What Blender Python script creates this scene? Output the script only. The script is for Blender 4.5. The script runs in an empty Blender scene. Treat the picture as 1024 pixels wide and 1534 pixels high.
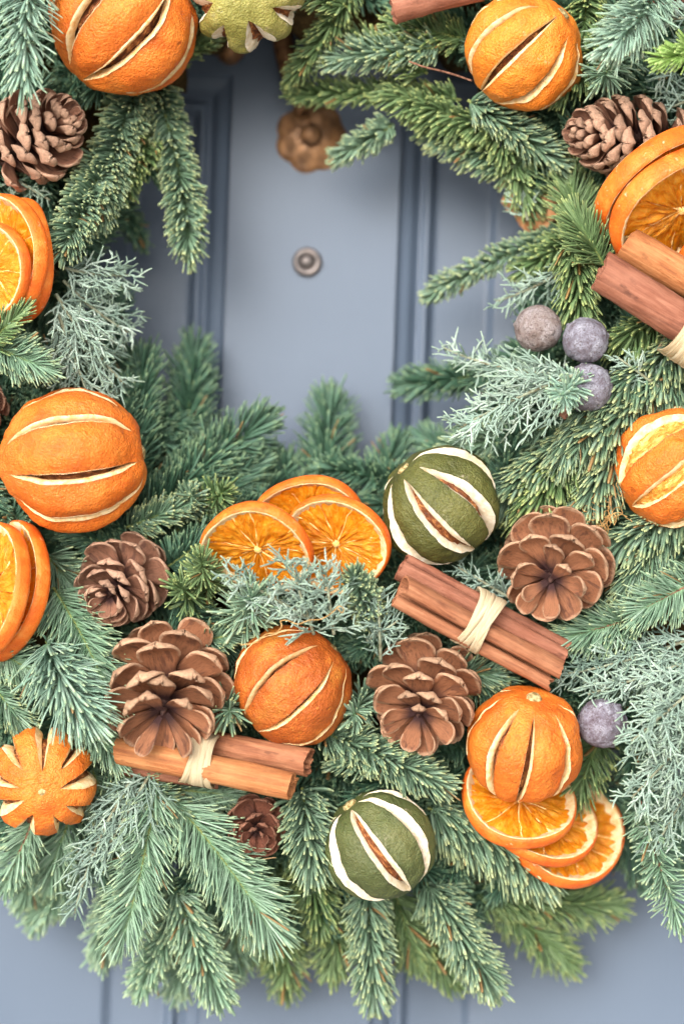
import bpy, bmesh, math, random
import numpy as np
from mathutils import Vector, Matrix, noise as mnoise

# ------------------------------------------------------------------ camera, sky, sun, exposure
sc = bpy.context.scene
COL = sc.collection
U = 0.37 / 1024.0            # metres per photograph pixel in the plane y = 0
DIST = 1.10                  # camera distance from that plane
ROLL = 0.036
CR, SR = math.cos(ROLL), math.sin(ROLL)

cam_d = bpy.data.cameras.new('camera')
cam = bpy.data.objects.new('camera', cam_d)
COL.objects.link(cam)
cam.matrix_world = Matrix(((CR, -SR, 0, 0), (0, 0, -1, -DIST), (SR, CR, 0, 0), (0, 0, 0, 1)))
cam_d.sensor_fit = 'VERTICAL'
cam_d.sensor_height = 36.0
cam_d.lens = 36.0 * DIST / (1534 * U)
cam_d.clip_start = 0.05
cam_d.clip_end = 50
cam_d.dof.use_dof = True
cam_d.dof.focus_distance = DIST - 0.022
cam_d.dof.aperture_fstop = 2.6
sc.camera = cam

SUN_EL, SUN_AZ = math.radians(20), math.radians(200)
world = bpy.data.worlds.new('World')
sc.world = world
world.use_nodes = True
wn, wl = world.node_tree.nodes, world.node_tree.links
sky = wn.new('ShaderNodeTexSky')
sky.sky_type = 'NISHITA'
sky.sun_disc = False
sky.sun_elevation = SUN_EL
sky.sun_rotation = SUN_AZ
sky.dust_density = 4.0
hs = wn.new('ShaderNodeHueSaturation')       # an overcast, greyer sky
hs.inputs['Saturation'].default_value = 0.28
wl.new(sky.outputs[0], hs.inputs['Color'])
wl.new(hs.outputs[0], wn['Background'].inputs[0])
wn['Background'].inputs[1].default_value = 0.15

sun_d = bpy.data.lights.new('sun', 'SUN')
sun = bpy.data.objects.new('sun', sun_d)
COL.objects.link(sun)
sun_d.energy = 1.0
sun_d.angle = math.radians(75)
sun_d.color = (1.0, 0.95, 0.87)
to_sun = Vector((math.sin(SUN_AZ) * math.cos(SUN_EL), math.cos(SUN_AZ) * math.cos(SUN_EL), math.sin(SUN_EL)))
sun.rotation_euler = to_sun.to_track_quat('Z', 'Y').to_euler()

sc.view_settings.view_transform = 'Standard'
sc.view_settings.look = 'None'
sc.view_settings.gamma = 1.0
sc.view_settings.exposure = 1.06
sc.view_settings.use_curve_mapping = False
sc.cycles.use_denoising = True
sc.cycles.max_bounces = 8

# ------------------------------------------------------------------ placing helpers
RNG = np.random.default_rng(7)
random.seed(7)


def at(px, py, y=0.0):
    """world point seen at photograph pixel (px, py) at depth y"""
    k = U * (DIST + y) / DIST
    dx, dy = (px - 512) * k, (py - 767) * k
    return Vector((dx * CR + dy * SR, y, -(-dx * SR + dy * CR)))


def dirv(ix, iy, iz):
    """world direction from photograph axes: right, down, towards the viewer"""
    return Vector((ix * CR + iy * SR, -iz, -(-ix * SR + iy * CR))).normalized()


def surf(px, py):
    r = math.hypot(px - 470, py - 400)
    q = (r - 660) / 470
    return 0.090 - 0.080 * math.sqrt(max(0.0, 1 - q * q))


def orient(axis, twist=0.0):
    q = axis.to_track_quat('Z', 'Y')
    return q.to_matrix() @ Matrix.Rotation(twist, 3, 'Z')


def put(name, me, mat, parent=None):
    o = bpy.data.objects.new(name, me)
    COL.objects.link(o)
    if mat is not None and len(me.materials) == 0:
        me.materials.append(mat)
    if parent is not None:
        o.parent = parent
    return o


def tag(o, label, cat, group=None, kind=None):
    o['label'] = label
    o['category'] = cat
    if group:
        o['group'] = group
    if kind:
        o['kind'] = kind
    return o


def thing(name, label, cat, loc, group=None, rot=None):
    o = bpy.data.objects.new(name, None)
    o.empty_display_size = 0.01
    COL.objects.link(o)
    o.location = loc
    if rot is not None:
        o.rotation_euler = rot.to_euler()
    return tag(o, label, cat, group)


def mesh_np(name, verts, faces, smooth=True, cols=None):
    """faces: list of numpy int arrays (n,k)"""
    me = bpy.data.meshes.new(name)
    verts = np.asarray(verts, dtype=np.float32).reshape(-1, 3)
    if not isinstance(faces, list):
        faces = [faces]
    me.vertices.add(len(verts))
    me.vertices.foreach_set('co', verts.ravel())
    li, st, n = [], [], 0
    for f in faces:
        f = np.asarray(f, dtype=np.int32)
        if f.size == 0:
            continue
        k = f.shape[1]
        li.append(f.ravel())
        st.append(n + np.arange(len(f), dtype=np.int32) * k)
        n += f.size
    li = np.concatenate(li)
    st = np.concatenate(st)
    me.loops.add(len(li))
    me.loops.foreach_set('vertex_index', li)
    me.polygons.add(len(st))
    me.polygons.foreach_set('loop_start', st)
    if cols is not None:
        a = me.color_attributes.new('tone', 'FLOAT_COLOR', 'POINT')
        c = np.ones((len(verts), 4), dtype=np.float32)
        c[:, :3] = np.asarray(cols, dtype=np.float32).reshape(-1, 3)
        a.data.foreach_set('color', c.ravel())
    me.update(calc_edges=True)
    me.validate()
    if smooth:
        me.polygons.foreach_set('use_smooth', np.ones(len(me.polygons), dtype=bool))
    return me


def grid_faces(nr, nc, wrap=False, off=0):
    """rows x cols grid quads; wrap closes the columns"""
    r = np.arange(nr - 1)[:, None]
    c = np.arange(nc if wrap else nc - 1)[None, :]
    c2 = (c + 1) % nc
    a = r * nc + c
    b = r * nc + c2
    return np.stack([a, b, b + nc, a + nc], -1).reshape(-1, 4) + off


def tubes(paths, radii, sides=6, cols=None, cap=True):
    """paths (N,K,3), radii (N,K) -> verts, faces, cols. Vectorised round tubes with closed ends."""
    P = np.asarray(paths, dtype=np.float64)
    R = np.asarray(radii, dtype=np.float64)
    N, K, _ = P.shape
    T = np.gradient(P, axis=1)
    T /= np.linalg.norm(T, axis=2, keepdims=True) + 1e-12
    ref = np.tile(np.array([0.31, -0.86, 0.41]), (N, K, 1))
    par = np.abs((T * ref).sum(2)) > 0.93
    ref[par] = np.array([0.9, 0.1, -0.4])
    A = np.cross(T, ref)
    A /= np.linalg.norm(A, axis=2, keepdims=True) + 1e-12
    B = np.cross(T, A)
    th = np.arange(sides) / sides * 2 * np.pi
    V = P[:, :, None, :] + R[:, :, None, None] * (np.cos(th)[None, None, :, None] * A[:, :, None, :] +
                                                  np.sin(th)[None, None, :, None] * B[:, :, None, :])
    V = V.reshape(N, K * sides, 3)
    f = grid_faces(K, sides, True)
    faces = [(f[None] + (np.arange(N) * K * sides)[:, None, None]).reshape(-1, 4)]
    if cap:
        e = np.arange(sides)
        caps = np.stack([e[::-1], (K - 1) * sides + e])
        faces.append((caps[None] + (np.arange(N) * K * sides)[:, None, None]).reshape(-1, sides))
    C = None
    if cols is not None:
        C = np.repeat(np.asarray(cols).reshape(N, K, 3), sides, axis=1).reshape(-1, 3)
    return V.reshape(-1, 3), faces, C


def fbm(v, f, o=3):
    return mnoise.fractal(Vector(v) * f, 1.0, 2.0, o)


# ------------------------------------------------------------------ materials
class NT:
    def __init__(s, name, rough=0.5, spec=0.5):
        s.m = bpy.data.materials.new(name)
        s.m.use_nodes = True
        s.t = s.m.node_tree
        s.b = s.t.nodes['Principled BSDF']
        s.b.inputs['Roughness'].default_value = rough
        s.b.inputs['Specular IOR Level'].default_value = spec

    def n(s, t, **kw):
        nd = s.t.nodes.new('ShaderNode' + t)
        for k, v in kw.items():
            setattr(nd, k, v)
        return nd

    def l(s, a, b):
        s.t.links.new(a, b)

    def coord(s, scale=(1, 1, 1)):
        tc = s.n('TexCoord')
        mp = s.n('Mapping')
        mp.inputs['Scale'].default_value = scale
        s.l(tc.outputs['Object'], mp.inputs[0])
        return mp.outputs[0]

    def noise(s, co, scale, detail=4, rough=0.55, dist=0.0):
        nd = s.n('TexNoise')
        nd.inputs['Scale'].default_value = scale
        nd.inputs['Detail'].default_value = detail
        nd.inputs['Roughness'].default_value = rough
        nd.inputs['Distortion'].default_value = dist
        if co is not None:
            s.l(co, nd.inputs['Vector'])
        return nd.outputs['Fac']

    def ramp(s, fac, stops, interp='LINEAR'):
        r = s.n('ValToRGB')
        r.color_ramp.interpolation = interp
        el = r.color_ramp.elements
        while len(el) < len(stops):
            el.new(0.5)
        for e, (p, c) in zip(el, stops):
            e.position = p
            e.color = (c[0], c[1], c[2], 1) if not isinstance(c, (int, float)) else (c, c, c, 1)
        s.l(fac, r.inputs[0])
        return r.outputs[0]

    def mix(s, fac, a, b, mode='MIX'):
        m = s.n('Mix', data_type='RGBA', blend_type=mode)
        for i, v in ((0, fac), (6, a), (7, b)):
            if hasattr(v, 'is_output'):
                s.l(v, m.inputs[i])
            elif isinstance(v, (int, float)):
                m.inputs[i].default_value = v if i == 0 else (v, v, v, 1)
            else:
                m.inputs[i].default_value = (v[0], v[1], v[2], 1)
        return m.outputs[2]

    def math(s, op, a, b=0.0):
        m = s.n('Math', operation=op)
        for i, v in ((0, a), (1, b)):
            if hasattr(v, 'is_output'):
                s.l(v, m.inputs[i])
            else:
                m.inputs[i].default_value = v
        return m.outputs[0]

    def bump(s, h, strength=0.4, dist=0.001):
        bp = s.n('Bump')
        bp.inputs['Strength'].default_value = strength
        bp.inputs['Distance'].default_value = dist
        s.l(h, bp.inputs['Height'])
        s.l(bp.outputs[0], s.b.inputs['Normal'])

    def tone(s):
        a = s.n('VertexColor', layer_name='tone')
        sp = s.n('SeparateColor')
        s.l(a.outputs['Color'], sp.inputs[0])
        return sp.outputs[0], sp.outputs[1], sp.outputs[2]

    def obrand(s):
        return s.n('ObjectInfo').outputs['Random']

    def color(s, c):
        if hasattr(c, 'is_output'):
            s.l(c, s.b.inputs['Base Color'])
        else:
            s.b.inputs['Base Color'].default_value = (c[0], c[1], c[2], 1)

    def sss(s, w, rad=(1.0, 0.4, 0.15), scale=0.002):
        s.b.inputs['Subsurface Weight'].default_value = w
        s.b.inputs['Subsurface Radius'].default_value = rad
        s.b.inputs['Subsurface Scale'].default_value = scale

    def translucent(s, col, w):
        tr = s.n('BsdfTranslucent')
        mx = s.n('MixShader')
        mx.inputs[0].default_value = w
        if hasattr(col, 'is_output'):
            s.l(col, tr.inputs[0])
        else:
            tr.inputs[0].default_value = (*col, 1)
        s.l(s.b.outputs[0], mx.inputs[1])
        s.l(tr.outputs[0], mx.inputs[2])
        s.l(mx.outputs[0], s.t.nodes['Material Output'].inputs[0])


def srgb(r, g, b):
    f = lambda c: (c / 255 / 12.92) if c / 255 <= 0.04045 else ((c / 255 + 0.055) / 1.055) ** 2.4
    return (f(r), f(g), f(b))


def mat_skin(name, dark, mid, light, frost=0.0, pore=1.0):
    k = NT(name, 0.52, 0.4)
    co = k.coord()
    big = k.noise(co, 45, 4, 0.6)
    c = k.ramp(big, [(0.28, dark), (0.5, mid), (0.72, light)])
    c = k.mix(k.ramp(k.noise(co, 22, 3, 0.6), [(0.52, 0.0), (0.70, 0.55)]), c, tuple(x * 0.72 for x in dark))
    fine = k.noise(co, 700, 3, 0.6)
    c = k.mix(k.ramp(fine, [(0.30, 0.6), (0.5, 0.0)]), c, dark)
    spk = k.noise(co, 420, 2, 0.5)
    c = k.mix(k.ramp(spk, [(0.66, 0.0), (0.74, 0.55)]), c, light)
    if frost > 0:
        fr = k.math('MULTIPLY', k.ramp(k.noise(co, 60, 2), [(0.62, 0.0), (0.72, 1.0)]), k.ramp(k.noise(co, 600, 2), [(0.5, 0.0), (0.62, frost)]))
        c = k.mix(fr, c, (0.85, 0.72, 0.55))
    blem = k.ramp(k.noise(co, 110, 2, 0.4), [(0.735, 0.0), (0.76, 0.55)])
    c = k.mix(blem, c, tuple(x * 0.45 for x in dark))
    er, eg, eb = k.tone()
    ed = k.math('MULTIPLY', er, k.ramp(k.noise(co, 260, 3), [(0.35, 0.15), (0.6, 0.9)]))
    c = k.mix(ed, c, tuple(x * 0.6 for x in dark))
    k.color(c)
    vo = k.n('TexVoronoi')
    vo.inputs['Scale'].default_value = 900 * pore
    k.l(co, vo.inputs['Vector'])
    h = k.math('ADD', k.math('MULTIPLY', vo.outputs[0], 0.6), k.math('ADD', k.math('MULTIPLY', k.noise(co, 1400, 2), 0.5), k.math('MULTIPLY', k.noise(co, 150, 4, 0.6, 0.8), 2.4)))
    k.bump(h, 0.7, 0.0011)
    k.sss(0.08, (1.0, 0.35, 0.1), 0.002)
    return k.m


SKINS = {
    'bright': mat_skin('orange_peel_bright', srgb(192, 86, 20), srgb(222, 118, 36), srgb(236, 146, 60), 0.0),
    'frost': mat_skin('orange_peel_frosted', srgb(206, 104, 20), srgb(232, 134, 40), srgb(242, 160, 74), 0.8),
    'gold': mat_skin('orange_peel_golden', srgb(152, 70, 20), srgb(186, 96, 32), srgb(212, 142, 56), 0.0),
    'lime': mat_skin('lime_peel', srgb(62, 64, 26), srgb(88, 90, 42), srgb(118, 116, 60), 0.25),
    'lime_yellow': mat_skin('lime_peel_yellowed', srgb(116, 112, 48), srgb(152, 146, 76), srgb(182, 172, 108), 0.5),
    'lime_green': mat_skin('lime_peel_green', srgb(62, 70, 36), srgb(86, 94, 52), srgb(112, 114, 68), 0.2),
}


def mat_pith(name, a, b):
    k = NT(name, 0.8, 0.2)
    co = k.coord()
    c = k.ramp(k.noise(co, 260, 4, 0.6), [(0.3, b), (0.6, a)])
    k.color(c)
    k.bump(k.noise(co, 1100, 4), 0.5, 0.0006)
    k.sss(0.15, (1, 0.8, 0.5), 0.0015)
    return k.m


PITH_O = mat_pith('orange_pith', srgb(240, 216, 172), srgb(218, 166, 98))
PITH_L = mat_pith('lime_pith', srgb(234, 224, 206), srgb(206, 188, 152))

k = NT('dried_flesh', 0.6, 0.4)
co = k.coord((1, 1, 0.25))
k.color(k.ramp(k.noise(co, 420, 4, 0.7), [(0.32, srgb(64, 30, 12)), (0.52, srgb(122, 66, 28)), (0.70, srgb(206, 146, 84))]))
k.bump(k.noise(co, 700, 3), 1.0, 0.002)
FLESH = k.m
k = NT('golden_flesh', 0.5, 0.5)
co = k.coord((1, 1, 0.25))
k.color(k.ramp(k.noise(co, 420, 4, 0.7), [(0.3, srgb(170, 84, 18)), (0.5, srgb(224, 146, 50)), (0.68, srgb(245, 205, 130))]))
k.bump(k.noise(co, 700, 3), 1.0, 0.002)
FLESH_G = k.m

k = NT('stem_button', 0.75, 0.2)
co = k.coord()
k.color(k.ramp(k.noise(co, 500, 3), [(0.35, srgb(120, 96, 50)), (0.65, srgb(206, 190, 140))]))
k.bump(k.noise(co, 900, 3), 0.6, 0.001)
STEMB = k.m

k = NT('slice_rind', 0.5, 0.4)
co = k.coord()
c = k.ramp(k.noise(co, 80, 4, 0.6), [(0.3, srgb(214, 84, 18)), (0.55, srgb(236, 116, 34)), (0.75, srgb(244, 150, 66))])
k.color(k.mix(k.ramp(k.noise(co, 240, 3), [(0.68, 0.0), (0.75, 0.6)]), c, srgb(246, 205, 170)))
k.bump(k.noise(co, 900, 3), 0.7, 0.001)
k.sss(0.1, (1, 0.35, 0.1), 0.002)
RIND = k.m

k = NT('slice_flesh', 0.33, 0.5)
tr_, tg_, tb_ = k.tone()          # tr: radius, tg: across the segment, tb: random
co = k.coord()
cmb = k.n('CombineXYZ')
k.l(k.math('MULTIPLY', tr_, 4.0), cmb.inputs[0])
k.l(k.math('MULTIPLY', tg_, 5.0), cmb.inputs[1])
k.l(k.math('MULTIPLY', tb_, 40.0), cmb.inputs[2])
ves = k.noise(cmb.outputs[0], 1.5, 4, 0.6, 1.2)
c = k.ramp(ves, [(0.22, srgb(224, 116, 8)), (0.48, srgb(244, 156, 26)), (0.66, srgb(251, 188, 66)), (0.80, srgb(255, 224, 150))])
c = k.mix(k.ramp(k.noise(co, 160, 3), [(0.36, 0.4), (0.55, 0.0)]), c, srgb(206, 100, 6))
spot = k.ramp(k.noise(co, 230, 1), [(0.77, 0.0), (0.79, 0.8)])
c = k.mix(spot, c, srgb(110, 50, 10))
k.color(c)
k.bump(k.math('ADD', ves, k.math('MULTIPLY', k.noise(co, 300, 3), 0.9)), 0.6, 0.0018)
k.translucent(c, 0.35)
SLICE_FLESH = k.m

MEMBR = mat_pith('slice_membrane', srgb(250, 216, 150), srgb(240, 168, 70))

# pine cone scales: tone = (along, edge/upper flag, rim)
def mat_scale(name, inner, dark, rimc, tint):
    k = NT(name, 0.62, 0.3)
    t, s_, r = k.tone()
    oi = k.n('ObjectInfo')
    tc = k.n('TexCoord')
    ad = k.n('VectorMath', operation='ADD')
    sc3 = k.n('VectorMath', operation='SCALE')
    k.l(oi.outputs['Random'], sc3.inputs['Scale'])
    sc3.inputs[0].default_value = (37.0, 53.0, 71.0)
    k.l(tc.outputs['Object'], ad.inputs[0])
    k.l(sc3.outputs[0], ad.inputs[1])
    co = ad.outputs[0]
    mp = k.n('Mapping')
    mp.inputs['Scale'].default_value = (0.22, 1, 1)
    k.l(co, mp.inputs[0])
    streak = k.noise(mp.outputs[0], 22, 5, 0.7)
    c = k.ramp(streak, [(0.28, tuple(x * 0.55 for x in inner)), (0.5, inner), (0.75, tuple(min(1, x * 1.25) for x in inner))])
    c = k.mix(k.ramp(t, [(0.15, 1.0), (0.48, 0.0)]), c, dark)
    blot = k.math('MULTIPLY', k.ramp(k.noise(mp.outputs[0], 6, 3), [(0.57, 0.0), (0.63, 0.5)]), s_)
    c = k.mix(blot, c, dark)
    gr = k.noise(co, 16, 5, 0.7)
    rim = k.ramp(gr, [(0.3, tuple(x * 0.55 for x in rimc)), (0.5, tuple(x * 0.85 for x in rimc)), (0.68, rimc)])
    c = k.mix(k.ramp(k.math('ADD', r, k.math('MULTIPLY', k.math('SUBTRACT', gr, 0.5), 0.5)), [(0.25, 0.0), (0.8, 1.0)]), c, rim)
    hv = k.n('HueSaturation')
    k.l(k.math('ADD', k.math('MULTIPLY', oi.outputs['Random'], 0.40), 0.80), hv.inputs['Value'])
    k.l(c, hv.inputs['Color'])
    k.color(hv.outputs[0])
    k.bump(k.math('ADD', streak, k.math('MULTIPLY', k.noise(co, 34, 4, 0.7), 0.8)), 0.75, 0.0010)
    return k.m


SCALE_OPEN = mat_scale('cone_scale_open', srgb(148, 98, 70), srgb(62, 38, 38), srgb(196, 156, 126), 1)
SCALE_CLOSED = mat_scale('cone_scale_closed', srgb(142, 100, 80), srgb(68, 44, 44), srgb(186, 148, 124), 1)
SCALE_RED = mat_scale('cone_scale_red', srgb(116, 70, 54), srgb(54, 32, 30), srgb(150, 104, 84), 1)
k = NT('cone_core', 0.7)
k.color(k.ramp(k.noise(k.coord(), 500, 3), [(0.3, srgb(40, 26, 26)), (0.7, srgb(84, 56, 48))]))
CORE = k.m

def mat_cinn(name, a, b, d):
    k = NT(name, 0.7, 0.25)
    co = k.coord((1, 1, 0.07))
    st = k.noise(co, 420, 5, 0.65, 0.4)
    c = k.ramp(st, [(0.28, d), (0.5, a), (0.72, b)])
    c = k.mix(k.ramp(k.noise(k.coord(), 55, 3), [(0.4, 0.0), (0.65, 0.5)]), c, b)
    c = k.mix(k.ramp(k.noise(k.coord((1, 1, 0.4)), 150, 3), [(0.66, 0.0), (0.74, 0.6)]), c, tuple(x * 0.5 for x in d))
    k.color(c)
    k.bump(k.math('ADD', st, k.math('MULTIPLY', k.noise(k.coord(), 700, 3), 0.6)), 0.55, 0.0012)
    return k.m


CINN = [mat_cinn('cinnamon_bark', srgb(148, 94, 66), srgb(174, 122, 90), srgb(100, 60, 44)),
        mat_cinn('cinnamon_bark_red', srgb(138, 86, 66), srgb(166, 114, 92), srgb(94, 56, 44)),
        mat_cinn('cinnamon_bark_tan', srgb(168, 106, 64), srgb(190, 136, 90), srgb(118, 68, 42))]

k = NT('raffia', 0.6, 0.3)
co = k.coord((1, 1, 1))
t, g_, r_ = k.tone()
cx = k.n('CombineXYZ')
k.l(k.math('MULTIPLY', g_, 26), cx.inputs[0])
k.l(k.math('MULTIPLY', t, 1.2), cx.inputs[1])
k.l(k.math('MULTIPLY', r_, 30), cx.inputs[2])
st = k.noise(cx.outputs[0], 1.6, 4, 0.6)
k.color(k.ramp(st, [(0.36, srgb(196, 166, 118)), (0.5, srgb(236, 218, 182)), (0.72, srgb(250, 240, 216))]))
k.bump(st, 0.8, 0.0008)
k.translucent(srgb(235, 215, 170), 0.2)
RAFFIA = k.m


def mat_needle(name, dark, mid, light, tip, rough=0.42):
    k = NT(name, rough, 0.45)
    t, g, b = k.tone()                 # along, random, sprig age
    c = k.ramp(g, [(0.0, dark), (0.5, mid), (1.0, light)])
    c = k.mix(k.math('MULTIPLY', k.ramp(t, [(0.82, 0.0), (1.0, 0.9)]), k.ramp(g, [(0.25, 0.25), (0.7, 1.0)])), c, tip)
    c = k.mix(k.ramp(t, [(0.0, 0.55), (0.25, 0.0)]), c, tuple(x * y for x, y in zip(mid, (0.9, 1.1, 0.6))))
    c = k.mix(k.math('MULTIPLY', b, 0.5), c, light)
    c = k.mix(k.ramp(k.noise(k.coord(), 330, 2), [(0.35, 0.35), (0.6, 0.0)]), c, dark)
    c = k.mix(k.ramp(b, [(0.90, 0.0), (0.96, 0.9)]), c, srgb(150, 112, 66))
    k.color(c)
    k.bump(k.noise(k.coord(), 1500, 2), 0.25, 0.0005)
    k.translucent(mid, 0.10)
    return k.m


NEEDLE = {
    'noble': mat_needle('noble_fir_needle', srgb(72, 100, 76), srgb(112, 143, 116), srgb(156, 182, 160), srgb(204, 208, 140)),
    'green': mat_needle('green_fir_needle', srgb(68, 95, 56), srgb(102, 131, 84), srgb(140, 164, 118), srgb(194, 202, 122)),
    'flat': mat_needle('flat_fir_needle', srgb(92, 127, 100), srgb(131, 164, 136), srgb(172, 198, 176), srgb(194, 206, 150)),
    'pale': mat_needle('pale_fir_needle', srgb(112, 148, 128), srgb(148, 182, 164), srgb(184, 208, 190), srgb(188, 210, 160)),
    'fresh': mat_needle('fresh_fir_needle', srgb(110, 148, 66), srgb(146, 182, 96), srgb(178, 206, 132), srgb(196, 214, 140)),
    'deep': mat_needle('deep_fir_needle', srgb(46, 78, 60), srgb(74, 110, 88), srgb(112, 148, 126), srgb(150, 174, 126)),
}


def mat_cyp(name, a, b, c_):
    k = NT(name, 0.6, 0.35)
    t, g, r = k.tone()
    c = k.ramp(g, [(0.0, a), (0.5, b), (1.0, c_)])
    c = k.mix(k.ramp(t, [(0.75, 0.0), (1.0, 0.5)]), c, srgb(176, 200, 162))
    co = k.coord()
    sc_ = k.noise(co, 1300, 2, 0.5)
    c = k.mix(k.ramp(sc_, [(0.35, 0.4), (0.55, 0.0)]), c, a)
    k.color(c)
    k.bump(sc_, 0.9, 0.0008)
    k.translucent(b, 0.08)
    return k.m


CYPRESS = {
    'silver': mat_cyp('silver_cypress', srgb(112, 134, 122), srgb(152, 176, 162), srgb(190, 208, 196)),
    'grey': mat_cyp('grey_cypress', srgb(98, 122, 110), srgb(136, 160, 148), srgb(174, 194, 182)),
    'dull': mat_cyp('dull_cypress', srgb(84, 106, 92), srgb(124, 146, 130), srgb(164, 182, 166)),
}

k = NT('fir_twig', 0.75)
k.color(k.ramp(k.noise(k.coord(), 400, 3), [(0.35, srgb(92, 104, 52)), (0.65, srgb(136, 146, 84))]))
TWIG = k.m
k = NT('brown_twig', 0.8)
k.color(k.ramp(k.noise(k.coord(), 400, 3), [(0.35, srgb(92, 58, 44)), (0.65, srgb(150, 106, 84))]))
k.bump(k.noise(k.coord(), 900, 3), 0.8, 0.001)
BTWIG = k.m

k = NT('cypress_stem', 0.75)
k.color(k.ramp(k.noise(k.coord(), 300, 3), [(0.35, srgb(116, 112, 88)), (0.65, srgb(150, 160, 138))]))
DSTEM = k.m


def mat_berry(name, a, b, c_):
    k = NT(name, 0.62, 0.3)
    co = k.coord()
    c = k.ramp(k.noise(co, 150, 5, 0.65, 0.6), [(0.32, a), (0.5, b), (0.68, c_)])
    c = k.mix(k.ramp(k.noise(co, 620, 4, 0.75, 1.6), [(0.50, 0.0), (0.62, 0.85)]), c, srgb(86, 66, 66))
    k.color(c)
    k.bump(k.noise(co, 620, 4, 0.75, 1.6), 0.9, 0.0014)
    return k.m


BERRY = {'brown': mat_berry('cypress_cone_brown', srgb(122, 102, 94), srgb(152, 140, 138), srgb(180, 172, 174)),
         'purple': mat_berry('cypress_cone_purple', srgb(104, 94, 104), srgb(138, 136, 150), srgb(178, 180, 194)),
         'dark': mat_berry('cypress_cone_dark', srgb(96, 80, 90), srgb(132, 126, 140), srgb(174, 174, 188))}

k = NT('door_paint', 0.45, 0.4)
co = k.coord()
c = k.ramp(k.noise(co, 6, 4, 0.5), [(0.3, srgb(84, 98, 117)), (0.7, srgb(92, 106, 125))])
c = k.mix(k.ramp(k.noise(co, 38, 2), [(0.74, 0.0), (0.8, 0.35)]), c, srgb(70, 84, 104))
k.color(c)
k.bump(k.math('ADD', k.noise(k.coord((1, 1, 0.08)), 500, 3), k.math('MULTIPLY', k.noise(co, 1200, 2), 0.5)), 0.25, 0.0006)
DOORP = k.m

def mat_brass(name, a, b, metal):
    k = NT(name, 0.42)
    k.b.inputs['Metallic'].default_value = metal
    co = k.coord()
    k.color(k.ramp(k.noise(co, 120, 4), [(0.35, a), (0.65, b)]))
    k.bump(k.noise(co, 300, 3), 0.3, 0.001)
    return k.m


BRASS = mat_brass('aged_brass', srgb(104, 76, 54), srgb(160, 118, 80), 0.45)
STEEL = mat_brass('dull_steel', srgb(84, 80, 80), srgb(122, 114, 112), 0.7)

k = NT('straw_base', 0.9, 0.1)
co = k.coord((1, 1, 1))
k.color(k.ramp(k.noise(co, 160, 5, 0.7, 1.5), [(0.3, srgb(44, 36, 22)), (0.6, srgb(96, 78, 48)), (0.8, srgb(150, 112, 72))]))
k.bump(k.noise(co, 220, 5, 0.7, 1.5), 1.0, 0.004)
STRAW = k.m
k = NT('tan_fibre', 0.8, 0.2)
k.color(k.ramp(k.noise(k.coord(), 300, 3), [(0.35, srgb(150, 112, 64)), (0.65, srgb(206, 168, 112))]))
FIBRE = k.m
k = NT('straw_patch', 0.85, 0.15)
k.color(k.ramp(k.noise(k.coord((1, 1, 0.3)), 260, 4), [(0.35, srgb(178, 120, 80)), (0.65, srgb(222, 168, 124))]))
STRAWL = k.m

# ------------------------------------------------------------------ unseen pale ground added far below the frame to bounce light up
k = NT('pale_bounce_ground', 0.85, 0.2)
k.color(k.ramp(k.noise(k.coord(), 4, 5), [(0.3, srgb(186, 180, 170)), (0.7, srgb(212, 206, 196))]))
k.bump(k.noise(k.coord(), 60, 4), 0.4, 0.004)
bounce_obj = put('bounce_ground', mesh_np('bounce_ground', [(-30, -60, -1.35), (30, -60, -1.35), (30, 0.2, -1.35), (-30, 0.2, -1.35)], np.array([[0, 1, 2, 3]]), smooth=False), k.m)
bounce_obj['kind'] = 'structure'

# ------------------------------------------------------------------ the door
YD = 0.108                       # face of the central stile


def sheet(name, prof, z0, z1, mat, parent):
    """vertical extrusion of a profile [(x, y)...]"""
    v = [(x, y, z) for z in (z0, z1) for x, y in prof]
    n = len(prof)
    return put(name, mesh_np(name, v, grid_faces(2, n)[:, ::-1], smooth=False), mat, parent)


door = thing('door', 'blue-grey painted panelled door behind the wreath', 'door', (0, YD, 0))
door['kind'] = 'structure'
KD = U * (DIST + YD) / DIST


def dx(px, py=300):
    return at(px, py, YD).x


ZT, ZB = at(512, 118, YD).z, at(512, 2300, YD).z


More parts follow.
